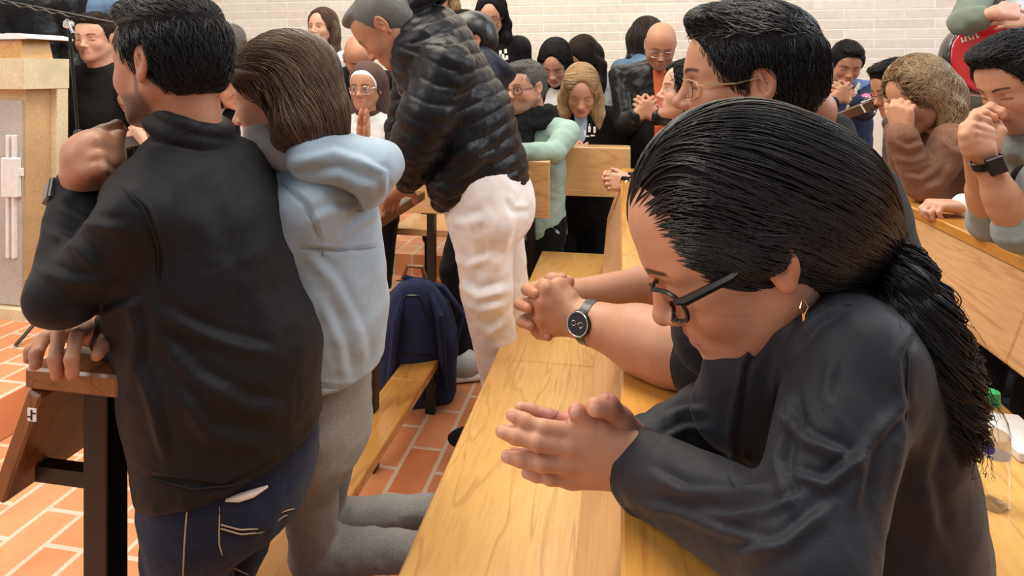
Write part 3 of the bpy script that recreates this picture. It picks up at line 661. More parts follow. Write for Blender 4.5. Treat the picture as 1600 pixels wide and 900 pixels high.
def figure(name, label, H, look, up, spine=(0, 0, -1), face=None, s=1.0, skin='mid', hair='hair_dark', style='short', top='jk', top_r=1.0, arms=(), h=.004, legs=None, legm=None, fem=False, beard=0, fat=0.0, sw=.17, col_r=.0, group=None, nbo=(-.035, -.15), eyes='closed', hairlen=.2, extra=None, brow=None, collar=True, leg_r=1.0, hseed=0, scalp=None, belly=0.0, torso_len=.50, fold=.006, cat='person', topname='jacket', open_front=None, nstr=500, wave=.0, part=0.0, lipc=(.50, .19, .16), trs='trousers', fringe=.0, NBp=None, PVp=None, post=None, hv=1.0, bs=None, legpost=None, crn=1.0, hthick=.011):
    """a whole figure: one skin surface, with clothes and hair as its parts"""
    R = frame(look, up); spine = nz(spine) if PVp is None else nz(A(*PVp)-A(*NBp)); face = nz(face if face is not None else A(look[0], look[1], 0)); sa = nz(np.cross(-spine, face)); fw = nz(np.cross(sa, -spine)); base = A(*SK[skin]); hm = M[hair]
    brow = brow if brow is not None else {'hair_blond': (.30, .2, .1), 'hair_caramel': (.12, .07, .04), 'hair_grey': (.08, .07, .06), 'hair_brown': (.07, .04, .025)}.get(hair, (.02, .014, .012))
    NB = H+s*(nbo[0]*R[0]+nbo[1]*R[2]) if NBp is None else A(*NBp); PV = NB+spine*torso_len*s if PVp is None else A(*PVp); spine = nz(PV-NB); torso_len = np.linalg.norm(PV-NB)/s; ch = NB+spine*.15*s
    t = thing('person', label, cat, (PV[0], PV[1], 0), group)
    hs_ = s; S = Field(); head_prims(S, H, R, s, fat=fat, crn=crn, fem=fem, neck=NB+spine*.02*s, nr=.046 if fem else .054)
    s = bs or s
    B = Field(); B.ecap(NB+spine*.07*s, PV, (sw*.8*s, .07*s), (.11*s, .07*s), sa, .03)
    tips = []; HF = []; T = Field(); k = .02*s; sr = .052*top_r*s
    T.ecap(NB+spine*.075*s, NB+spine*.25*s, (sw*.92*s*(1 if not fem else .92), .080*s*top_r), (.152*s*top_r+belly*.4, .105*s*top_r+belly*.3), sa, .03)
    T.ecap(NB+spine*.25*s+fw*belly*.2, NB+spine*(torso_len+.03)*s+fw*belly*.3, (.150*s*top_r+belly*.6, .105*s*top_r+belly*.7), (.165*s*top_r+belly*.6, .112*s*top_r+belly*.6), sa, .04)
    elb = []
    for q in (1, -1):
        spec = arms[0 if q > 0 else 1] if arms else None; sh = NB+spine*.065*s+sa*sw*q*s if not spec or 'sh' not in spec else A(*spec['sh'])
        T.cap(NB+spine*.028*s+sa*.04*q*s, sh, .038*s, sr, .035*s)
        if spec is None: spec = dict(w=sh+s*(spine*.50+fw*.08+sa*q*.06), pole=-fw, hand=None)
        e, wr = ik(sh, A(*spec['w']), .285*s, .25*s, A(*spec['pole'])) if 'e' not in spec else (A(*spec['e']), A(*spec['w'])); elb.append((sh, e, wr)); fd = nz(wr-e)
        B.cap(sh, e, .038*s, .032*s, .01); 
        cuff = spec.get('cuff', .02); ce = wr-fd*cuff*s
        T.cap(sh, e, sr, sr*.86, k); 
        if spec.get('short'): T.p.pop(); ee = sh+(e-sh)*spec['short']; T.cap(sh, ee, sr*1.05, sr*1.0, k); T.flat(ee, e-sh) if False else None
        else: T.cap(e, ce, sr*.84, spec.get('cr', .033)*s*top_r, k); T.ring(ce, fd, spec.get('cr', .033)*s*.85*top_r, .007*s, .006)
        Hh = Field(); ar = spec.get('ar', 1.0)*s; Hh.cap(e, e+(wr-e)*.45, .036*ar, .036*ar, .01); Hh.cap(e+(wr-e)*.3, wr, .037*ar, .0245*min(ar, 1.15*s), .02*s)
        if spec.get('short'): Hh.cap(sh+(e-sh)*.5, e, .043*s, .038*s, .01)
        hs = spec.get('hand')
        if hs: tips += hand_prims(Hh, wr+fd*.004, hs['d'], hs['n'], hs['t'], s*hs.get('s', 1), hs.get('curl', (.3, .35, .4, .45)), hs.get('spread', (.09, .02, -.06, -.14)), hs.get('thumb'), hs.get('tcurl', .3))
        if spec.get('hf'): tips += spec['hf'](Hh)
        HF.append(Hh)
    if not legs:                                     # standing, or kneeling when the hips are low
        legm = legm or 'black_cloth'; fz = .16 if PV[0] < -2.24 else (.14 if PV[1] > 3.93 else 0); legs = []; g = nz(face*A(1, 1, 0))
        for q in (1, -1):
            hp = PV+sa*.09*q*s
            if PV[2]-fz > .74: legs.append((A(hp[0], hp[1], fz+(PV[2]-fz)*.5)+g*.03, A(hp[0], hp[1], fz+.05)))
            else: k_ = A(hp[0], hp[1], fz+.07)+g*.12; legs.append((k_, k_-g*.36))
    if legs:
        Lf = Field(); sl = .082*s*leg_r
        for q, (kn, an) in zip((1, -1), legs):
            hp = PV+sa*.085*q*s; kn = A(*kn); an = A(*an); Lf.cap(hp, kn, sl, .058*s*leg_r, .03); Lf.cap(kn, an, .057*s*leg_r, .042*s*leg_r, .02); B.cap(hp, kn, .055*s, .04*s); B.cap(kn, an, .04*s, .03*s)
        Lf.ecap(PV-spine*.04*s, PV+spine*.06*s, (.15*s*leg_r, .105*s*leg_r), (.16*s*leg_r, .11*s*leg_r), sa, .03)
        cloth_part(trs, Lf, h*1.5, M[legm], t, fold=[dict(fr=8/s, amp=.005, seed=hseed), dict(fr=18/s, amp=.002, seed=hseed+2)], post=legpost)
    if extra: extra(locals())
    items = [(S, min(h*.8*hv, .006)), (B, max(h*2.2, .008))]+[(x, h*.8*hv) for x in HF]
    V, F = fields_to_mesh(items); col = np.tile(base, (len(V), 1)); head_paint(col, V, H, R, hs_, base, fem=fem, beard=beard, brow=brow, eyes=eyes, scalp=scalp, lip=lipc); paint_hands(col, V, tips, base, nail=h < .003)
    mk('body', V, F, M['skin'], t, col)
    if collar: T.ring(NB+spine*.0*s+fw*.012*s, -spine*.9+fw*.35, (.060+col_r)*s, .014*s, .02)
    if open_front: open_front(T, NB, spine, fw, sa, t)
    cloth_part(topname, T, h, M[top], t, fold=[dict(fr=7/s, amp=fold, seed=hseed), dict(fr=16/s, amp=fold*.45, seed=hseed+3)], post=post)
    make_hair(t, H, R, hs_, hm, style, h, hairlen, nstr, wave, spine, NB, part, hseed, fringe, hthick)
    info = dict(T=T, Lf=locals().get('Lf'), t=t, NB=NB, PV=PV, R=R, sa=sa, fw=fw, elb=elb, spine=spine, H=H, s=s); return info
def hair_cap(H, R, s, thick=.012, brow=.062, back=-.055, style='short', fringe=0.0):
    W = lambda f, l, u: H+s*(f*R[0]+l*R[1]+u*R[2]); S = Field(); t = thick
    S.ell(W(-.012, 0, .040), ((.100+t)*s, (.077+t)*s, (.088+t)*s), R, .01)
    S.ell(W(-.035, 0, .0), ((.072+t)*s, (.070+t*.8)*s, (.075+t)*s), R, .02)
    # open the face
    S.ell(W(.118, 0, -.035+fringe), (.100*s, .100*s, (brow+.058)*s), R, .010, -1)
    S.ell(W(.048, 0, -.075), (.070*s, .12*s, .070*s), R, .012, -1)
    return S
def make_hair(t, H, R, s, hm, style, h, hairlen, nstr, wave, spine, NB, part, seed, fringe=0.0, hthick=.011):
    W = lambda f, l, u: H+s*(f*R[0]+l*R[1]+u*R[2]); q = lambda p: (p-H)@R.T/s; down = nz(A(0, 0, -1)*.7+spine*.3)
    if style in ('none', 'veil'): return
    hh = max(h*.8, .0022)
    if style == 'short':
        S = hair_cap(H, R, s, hthick, fringe=fringe); S.ell(W(.050, 0, .098+hthick), (.045*s, .055*s, .024*s), R, .02)
        for qq in (-1, 1): S.ell(W(-.004, qq*.086, -.002), (.022*s, .022*s, .030*s), R, .008, -1)
        S.ell(W(-.03, 0, -.115), (.16*s, .12*s, .06*s), R, .012, -1)
        V, F = S.mesh(hh); N = vnorm(V, F); V2 = folds(V, N, fr=60/s, amp=.0012, seed=seed, stretch=[(R[2], .35)]); cap_ = mk('hair', V2, F, M[hm.name+'_scalp'] if nstr else hm, t)
        if nstr:
            sd = surface_seeds(V, N, nstr, inset=.001)
            def dr(p, i): a = q(p); return np.outer(np.where(a[:, 2] > .075, 1, 0), .8*R[0]+.25*R[2])+np.outer(np.where(a[:, 2] > .075, 0, 1), -.9*R[2]-.3*R[0])
            pts = trace(S, sd, dr, 5, .006*s, off=.0015, jit=.28, lift=.16); strands(pts, max(.0005, h*.17)*s, 'hair_strands', hm, cap_)
        return
    if style in ('long', 'curly', 'bob'):
        S = hair_cap(H, R, s, .014, brow=.058, fringe=fringe); S.ell(W(.125, -part*.02, .045), (.075*s, .052*s, .075*s), R, .02, -1); L = hairlen
        S.ell(W(-.045, 0, -.02), (.085*s, .088*s, .085*s), R, .02)
        for qq in (-1, 1):
            a = W(.005, qq*.078, .02); b = W(-.02, qq*.085, -.06); c = b+down*L*.5; d2 = b+down*L
            S.cap(a, b, .022*s, .028*s, .02); S.chain([b, c, d2], [.030*s, .032*s, .016*s], .03)
        a = W(-.07, 0, -.03); S.chain([a, a+down*(L*.5), a+down*(L*.95)], [.065*s, .06*s, .03*s], .04)
        V, F = S.mesh(hh); N = vnorm(V, F); V2 = folds(V, N, fr=26/s, amp=.003 if style != 'curly' else .006, stretch=[(down, .22 if style != 'curly' else 1)], seed=seed); cap_ = mk('hair', V2, F, M[hm.name+'_scalp'] if nstr else hm, t)
        if nstr:
            sd = surface_seeds(V, N, nstr, inset=0); k = int(max(10, (L+.18)/.018))
            ph = RNG.rand(nstr)*6.28; wv = wave
            def dr(p, i):
                a = q(p); side = np.sign(a[:, 1]+part)[:, None]; topm = np.clip((a[:, 2]-.02)/.07, 0, 1)[:, None]
                d = topm*(side*R[1]-.25*R[0])+(1-topm)*down
                return d+wv*(np.sin(i*1.1+ph)[:, None]*R[0]+np.cos(i*1.1+ph)[:, None]*R[1])
            pts = trace(S, sd, dr, k, .016, off=.003 if wv < .5 else .007, jit=.12, follow=True)
            strands(pts, max(.0008, h*.22), 'hair_strands', hm, cap_)
# ------------------------------------------------------------------ the four people nearest the camera
def pts(*a): return [P(*q) for q in a]
def sphere_fix(): pass
# ---- woman praying at the front of the picture
def woman_front():
    H = P(1158, 367, .66); s = 1.08; look = D(-.82, -.555, .13); up = D(-.565, .825, 0)
    base = A(*SK['mid'])
    def near_hand(S):
        w = P(1000, 733, .675); z = .672
        ch = [pts((903, 675, z+.003), (848, 669, z-.004), (820, 658, z), (800, 648, z+.004)), pts((893, 698, z-.004), (838, 691, z-.012), (806, 682, z-.008), (784, 674, z-.003)),
              pts((888, 722, z-.004), (846, 724, z-.012), (814, 718, z-.008), (792, 713, z-.003)), pts((894, 745, z+.002), (860, 746, z-.004), (838, 742, z), (823, 739, z+.003))]
        tips = []; r = .0080
        for i, c in enumerate(ch):
            rr = r*(1, 1.02, .98, .88)[i]; finger_chain(S, c, rr); S.cap(w+(c[0]-w)*.12, c[0]+A(0, 0, 0), .019, .0112, .010); S.cap(w+(c[0]-w)*.2+CF*.008, c[0]+CF*.006, .017, .010, .012)
            S.cap(c[0]-CF*.002, c[1], .0093, rr*1.02, .004); d = nz(c[3]-c[2]); tips.append((c[3]+d*rr*.1, d, -CF*.95+CU*.1, rr)) 
        tips = [(a, b, -nz(-CF), r2) for a, b, c_, r2 in tips]
        th = pts((968, 690, z+.012), (938, 668, z+.008), (915, 652, z+.004), (901, 643, z)); S.chain(th, [.016, .013, .0102, .0095], .006)
        S.cap(P(985, 700, z), P(925, 680, z+.002), .020, .014, .012)
        tips.append((th[3], nz(th[3]-th[2]), CF*1.0, .009))
        return tips
    def far_hand(S):
        z = .700; w = P(1018, 712, .71); tips = []
        ch = [pts((900, 662, z), (858, 650, z), (830, 641, z), (813, 637, z-.004)), pts((893, 692, z-.002), (842, 685, z-.008), (814, 677, z-.01), (796, 670, z-.01)), pts((890, 718, z-.002), (850, 718, z-.008), (822, 713, z-.01), (804, 709, z-.01)), pts((896, 744, z), (866, 744, z-.006), (848, 741, z-.006), (836, 738, z-.006))]
        for i, c in enumerate(ch): finger_chain(S, c, .0074); S.cap(w+(c[0]-w)*.12, c[0], .018, .011, .012)
        th = pts((1000, 692, .695), (970, 655, .682), (950, 634, .672), (930, 636, .664)); S.chain(th, [.014, .0125, .0118, .0105], .006); tips.append((th[3], nz(th[3]-th[2]), CF, .010))
        S.cap(w, P(968, 664, .69), .017, .014, .012)
        return tips
    def post(V, N):
        V = press(V, N, [([(1440, 470), (1400, 560), (1410, 680), (1390, 800)], 9, .003, .75), ([(1225, 590), (1235, 650), (1215, 720), (1235, 800)], 10, .006), ([(1215, 640), (1260, 690), (1330, 720)], 11, .007), ([(1232, 740), (1290, 760), (1360, 700)], 10, .006), ([(1320, 470), (1270, 500), (1225, 560), (1200, 640)], 9, .005),
            ([(1000, 790), (1060, 800), (1130, 830), (1200, 850)], 9, .005), ([(1010, 740), (1070, 770), (1150, 775), (1215, 760)], 10, .007), ([(1080, 800), (1140, 810), (1200, 800), (1260, 770)], 8, .005), ([(1150, 870), (1230, 850), (1300, 790)], 12, .006), ([(1420, 620), (1350, 700), (1330, 800)], 12, .005), ([(1300, 560), (1290, 620), (1320, 680)], 10, .003),
            ([(1040, 650), (1075, 640), (1105, 640)], 7, .004), ([(1030, 690), (1070, 670), (1110, 670)], 7, .004), ([(1195, 500), (1160, 570), (1140, 680), (1150, 740)], 6, .004), ([(1470, 640), (1440, 740), (1460, 850)], 14, .004)])
        return V
    def extra(L):
        T = L['T']; NB = L['NB']
        # stand collar, placket flap and seam ridges of the jacket
        T.ring(NB+L['spine']*-.012+CR*-.02, nz(D(.28, 1, 0)), .068, .013, .015); T.ring(NB+L['spine']*-.030+CR*-.03, nz(D(.34, 1, 0)), .064, .010, .012)
        T.ecap(P(1298, 560, .70), P(1318, 900, .73), (.145, .108), (.150, .116), L['sa'], .05)
        T.chain(pts((1205, 500, .62), (1160, 575, .66), (1140, 640, .68)), [.022, .03, .04], .03)
    inf = figure('person', 'woman praying in front, dark jacket, black glasses, long black ponytail, palms together', H, look, up, s=s, skin='mid', hair='hair_black', style='none', top='jacket_dark', bs=.98, crn=.90, fem=True, beard=0,
        NBp=P(1292, 452, .70), PVp=P(1325, 1010, .74), face=-CR, h=.0028, hv=.65, sw=.15, fat=.004,
        arms=(dict(sh=P(1338, 560, .575), e=P(1258, 868, .488), w=P(1000, 733, .675), hf=near_hand, cuff=.004, cr=.038, ar=.82), dict(sh=P(1230, 520, .84), e=P(1165, 618, .86), w=P(1016, 708, .715), hf=far_hand, cuff=.01, cr=.036, ar=.82)),
        legs=((P(1300, 1450, .80), P(1700, 1400, .85)), (P(1300, 1350, .98), P(1700, 1300, 1.0))), legm='black_cloth', extra=extra, fold=.0035, hseed=2.2, post=post, lipc=(.50, .20, .17), top_r=1.0, col_r=-.004, nbo=(0, 0))
    t = inf['t']; R = inf['R']; q = lambda p: (p-H)@R.T/s; W = lambda f, l, u: H+s*(f*R[0]+l*R[1]+u*R[2])
    # hair
    glasses(t, H, R, s, 'black_plastic', rim=.0022, w=.025, h=.018, f=.100, square=3.0, u0=-.005, temple='black_plastic', tz=.0026)
    H = P(1166, 374, .665); s = 1.02; q = lambda p: (p-H)@R.T/s; W = lambda f, l, u: H+s*(f*R[0]+l*R[1]+u*R[2])
    S = Field(); S.ell(W(-.014, 0, .042), (.114*s, .093*s, .102*s), R, .01); S.ell(W(-.008, .074, .030), (.034*s, .018*s, .026*s), R, .015); S.ell(W(-.062, 0, .0), (.080*s, .082*s, .085*s), R, .03)
    S.chain([W(-.085, .0, -.005), P(1362, 402, .67)], [.058, .030], .05)
    S.ell(W(.140, 0, -.042), (.098*s, .13*s, .128*s), R, .012, -1); S.ell(W(.045, 0, -.090), (.066*s, .12*s, .078*s), R, .012, -1); S.ell(W(-.004, .083, .020), (.030*s, .018*s, .022*s), R, .008)
    V, F = S.mesh(.0028); N = vnorm(V, F); cap_ = mk('hair', V, F, M['hair_black_scalp'], t); TL = P(1380, 398, .665)
    a = q(V); ok = (N@R[0] > -.2) & (a[:, 0] > .0) & (S.eval(V+0) < .002) 
    hl = (((V-W(.140, 0, -.042))@R.T/A(.098*s, .13*s, .128*s))**2).sum(1)**.5
    rim = (np.abs(hl-1.06) < .10); n1 = 1500
    sd = surface_seeds(V, N, n1, rim & (a[:, 2] > -.02), .001); sd2 = surface_seeds(V, N, 1800, (a[:, 0] > -.13), .001)
    def dr(p, i):
        a = q(p); to = TL-p; to /= np.linalg.norm(to, axis=1)[:, None]
        return to*1.0+np.outer(np.clip(a[:, 0], 0, .1)*9, -R[0]*.4+R[2]*.55)
    sd = np.concatenate([sd, sd2]); clump = noise(sd*A(60, 60, 60))
    pa_ = trace(S, sd, dr, 26, .0105, off=.001, jit=.07, offs=.0005+.0030*np.clip(clump+.2, 0, 1)+RNG.rand(len(sd))*.0012)
    strands(pa_, .00075+RNG.rand(len(sd))*.0005, 'hair_strands', M['hair_black'], cap_)
    # loose wisps round the hairline
    # the curled tail
    spine_pts = np.array(pts((1358, 396, .655), (1394, 412, .625), (1428, 460, .60), (1456, 528, .585), (1478, 600, .58), (1488, 660, .58), (1478, 712, .58)))
    tt = np.linspace(0, len(spine_pts)-1, 60); 
    def cr(pp, x):
        i = int(min(x, len(pp)-1.001)); f = x-i; p0 = pp[max(i-1, 0)]; p1 = pp[i]; p2 = pp[i+1]; p3 = pp[min(i+2, len(pp)-1)]
        return .5*((2*p1)+(-p0+p2)*f+(2*p0-5*p1+4*p2-p3)*f*f+(-p0+3*p1-3*p2+p3)*f**3)
    line = np.array([cr(spine_pts, x) for x in tt]); tg = np.gradient(line, axis=0); tg /= np.linalg.norm(tg, axis=1)[:, None]
    u = np.cross(tg, CF); u /= np.linalg.norm(u, axis=1)[:, None]; b = np.cross(tg, u); rad = np.interp(tt/tt[-1], [0, .1, .3, .6, .85, 1], [.016, .021, .024, .026, .023, .010])
    C_ = Field(); C_.chain(list(line[::6]), list(rad[::6]*.66), .02); Vc, Fc = C_.mesh(.004); Vc = folds(Vc, vnorm(Vc, Fc), 60, .006); mk('ponytail', Vc, Fc, M['hair_black_scalp'], cap_)
    paths = []
    for i in range(2200):
        cl = i % 110; th0 = cl*2.399+RNG.randn()*.12; rr = (.5+.55*((cl*7) % 10)/10)+RNG.randn()*.06; ph = cl*1.7+RNG.randn()*.15; turns = 3.2+3.0*((cl*3) % 11)/11; st = RNG.rand()*.10; en = .82+RNG.rand()*.18
        x = np.linspace(st, en, 44)*59; i0 = np.clip(x.astype(int), 0, 58); f = (x-i0)[:, None]
        L_ = line[i0]*(1-f)+line[i0+1]*f; U_ = u[i0]; B_ = b[i0]; r_ = np.interp(x, np.arange(60), rad)
        th = th0+.9*np.sin(x/59*3); wob = .0115*np.sin(x/59*turns*6.28+ph)[:, None]; wob2 = .0115*np.cos(x/59*turns*6.28+ph)[:, None]
        j = RNG.randn(3)*.0012
        paths.append(L_+(r_*rr*np.cos(th))[:, None]*U_+(r_*rr*np.sin(th))[:, None]*B_+wob*U_*.7+wob2*(B_*.6+tg[i0]*.45)+j)
    for i in range(110):   # flyaway curls at the outer side
        st = RNG.rand()*.7+.25; x = np.linspace(st, min(st+.22, 1), 44)*59; i0 = np.clip(x.astype(int), 0, 58); ph = RNG.rand()*6; k = np.linspace(0, 1, 44)
        out = rad[i0]*.9+k*(.006+.022*RNG.rand()); side = CR*.8+RNG.randn(3)*.35; side /= np.linalg.norm(side)
        paths.append(line[i0]+out[:, None]*side+.004*np.sin(k*14+ph)[:, None]*tg[i0]-CU*(.01*k*k)[:, None])
    strands(np.array(paths), np.concatenate([np.full(2200, .0007), np.full(110, .0003)]), 'ponytail_curls', M['hair_black'], cap_)
    # stray hairs over ear and nape
    wis = []
    for i in range(60):
        a0 = W(-.005+.02*RNG.rand()-.01, .080, .030+.012*RNG.rand()); b0 = W(-.04, .088, -.005+.01*RNG.randn()); c0 = P(1300+20*RNG.randn(), 425+10*RNG.randn(), .60+.02*RNG.rand()); k = np.linspace(0, 1, 20)[:, None]
        wis.append((1-k)**2*a0+2*k*(1-k)*b0+k*k*(TL*.5+c0*.5))
    strands(np.array(wis), .0004, 'stray_hairs', M['hair_black'], cap_)
    # black clip
    MB().prism([(-.020, -.004), (.004, -.016), (.022, -.008), (.024, .010), (.000, .016), (-.012, .010)], CR, CU, CF*.008, P(1384, 378, .645)).build('hair_clip', M['black_plastic'], cap_)
    T = inf['T']
    for pl in ([(1398, 478), (1420, 560), (1415, 660), (1380, 760), (1350, 850)], [(1236, 500), (1280, 482), (1330, 476)], [(985, 708), (966, 740), (972, 790), (990, 815)], [(1165, 560), (1138, 640), (1130, 720), (1150, 780)], [(1178, 548), (1150, 630), (1143, 710)]): seam(T, pl, .0011, 'jacket_seam', M['jacket_dark'], t, z0=.3, off=.0008)
    e = W(-.008, .084, -.040); MB().tube([e+A(0, 0, .004), e+CR*.004-CU*.004-CF*.003, e-CU*.011-CF*.003, e-CR*.004-CU*.005-CF*.003], .0009, 6, closed=True).tube([e-CU*.010-CF*.003, e-CU*.020-CF*.003], [.0025, .0015], 6).build('earring', M['gold'], t, True)
woman_front()
# ---- man with thin glasses behind her
def man_glasses():
    H = P(1168, 132, 1.08); s = 1.07; look = D(-1, -.02, .20); up = D(-.04, 1, 0)
    def near_hand(S):
        tips = []; r = .0100; z = 1.04
        w = P(893, 494, z)
        mc = pts((852, 452, z-.008), (846, 474, z-.014), (846, 497, z-.012), (852, 517, z-.006))
        pp = [pts((835, 452, z+.03), (846, 455, z+.055)), pts((829, 474, z+.03), (842, 476, z+.058)), pts((830, 497, z+.03), (842, 498, z+.055)), pts((838, 516, z+.03), (850, 515, z+.05))]
        for m, c in zip(mc, pp):
            S.cap(w+(m-w)*.15, m, .023, .0135, .014); S.cap(w+(m-w)*.15+CF*.014, m+CF*.012, .018, .012, .014); finger_chain(S, [m]+c, r)
        th = pts((888, 466, z+.005), (872, 447, z+.012), (888, 440, z+.03)); S.chain(th, [.018, .013, .011], .008)
        return tips
    def far_hand(S):
        tips = []; z = 1.10; w = P(905, 462, 1.13); r = .0098
        mc = pts((850, 446, z), (842, 466, z+.008), (843, 488, z+.008), (850, 508, z+.004))
        for i, (m, tp) in enumerate(zip(mc, [(833, 457), (822, 480), (826, 507), (853, 526)])):
            S.cap(w+(m-w)*.15, m, .022, .0135, .014)
            a = P(tp[0]-10, tp[1]-5, z-.032); e = P(tp[0]+3, tp[1]+(2 if i < 3 else -1), z-.075); finger_chain(S, [m, a, e], r); tips.append((e, nz(e-a), CR*.3+CF, r))
        th = pts((880, 452, z+.01), (862, 438, z-.02), (878, 436, z-.035)); S.chain(th, [.016, .012, .0105], .008); tips.append((th[2], nz(th[2]-th[1]), CF, .010))
        return tips
    def extra(L):
        T = L['T']; T.ecap(P(1258, 330, 1.10), P(1300, 620, 1.12), (.19, .135), (.20, .15), L['sa'], .06)
        T.chain(pts((1290, 330, .86), (1180, 470, .80), (1120, 520, .82)), [.05, .062, .058], .03)
        L['S'].ell(P(1262, 170, 1.06), (.045, .05, .04), None, .03)
    inf = figure('person', 'man in a black t-shirt with thin glasses, hands clasped over the seat, behind front woman', H, look, up, s=s, skin='tan', hair='hair_black', style='short', top='tee_black', fat=.016, beard=.10,
        NBp=P(1258, 222, 1.08), PVp=P(1325, 790, 1.15), face=D(-1, -.05, 0), h=.0035, hv=.7, sw=.19, nbo=(0, 0), nstr=4500,
        arms=(dict(sh=P(1262, 345, .91), e=P(1108, 566, .895), w=P(893, 494, 1.04), hf=near_hand, short=.99, ar=1.3), dict(sh=P(1195, 300, 1.27), e=P(1105, 440, 1.25), w=P(905, 462, 1.13), hf=far_hand, short=.85, ar=1.15)),
        legs=((P(1300, 1150, 1.1), P(1600, 1150, 1.15)), (P(1320, 1050, 1.3), P(1600, 1050, 1.35))), legm='black_cloth', extra=extra, top_r=1.12, hseed=5.5, scalp=None, topname='t_shirt', col_r=.012, hthick=.010, fold=.003)
    t = inf['t']; R = inf['R']; glasses(t, H, R, s, 'gold', rim=.0011, w=.023, h=.016, f=.100, square=2.6, u0=-.006, temple='gold', tz=.0011)
    ax = nz(P(893, 494, 1.04)-P(1108, 566, .895)); c = P(905, 498, 1.03)
    watch(t, c-ax*.022+0*CU, ax, -CF*.9-CR*.45+CU*.25, rw=.034, rd=.034, m='black_plastic', square=False, fs=.020, name='wristwatch', band=.009)
    wf = nz(-CF*.9-CR*.45+CU*.25); wf = nz(wf-np.dot(wf, ax)*ax); wc = c-ax*.022+wf*.0435; w_ = [o for o in t.children if o.name.startswith('wristwatch')][0]; wb_ = nz(np.cross(ax, wf))
    MB().tube([wc+.0185*(math.cos(q_)*ax+math.sin(q_)*wb_) for q_ in np.linspace(0, 6.283, 24, endpoint=False)], .0009, 6, closed=True).tube([wc, wc+.012*wb_], .0006, 4).tube([wc, wc-.006*ax+.005*wb_], .0007, 4).tube([wc-.006*ax+.004*(math.cos(q_)*ax+math.sin(q_)*wb_) for q_ in np.linspace(0, 6.283, 12, endpoint=False)], .0005, 4, closed=True).tube([wc+.007*ax+.004*(math.cos(q_)*ax+math.sin(q_)*wb_) for q_ in np.linspace(0, 6.283, 12, endpoint=False)], .0005, 4, closed=True).build('dial_marks', M['chrome'], w_)
    MB().tube([P(905, 462, 1.13)-nz(P(905,462,1.13)-P(1105,440,1.25))*.02+.030*(math.cos(a)*CU+math.sin(a)*CF) for a in np.linspace(0, 6.283, 20, endpoint=False)], .0016, 6, closed=True).build('bracelet', M['hair_dark'], t, True)
man_glasses()
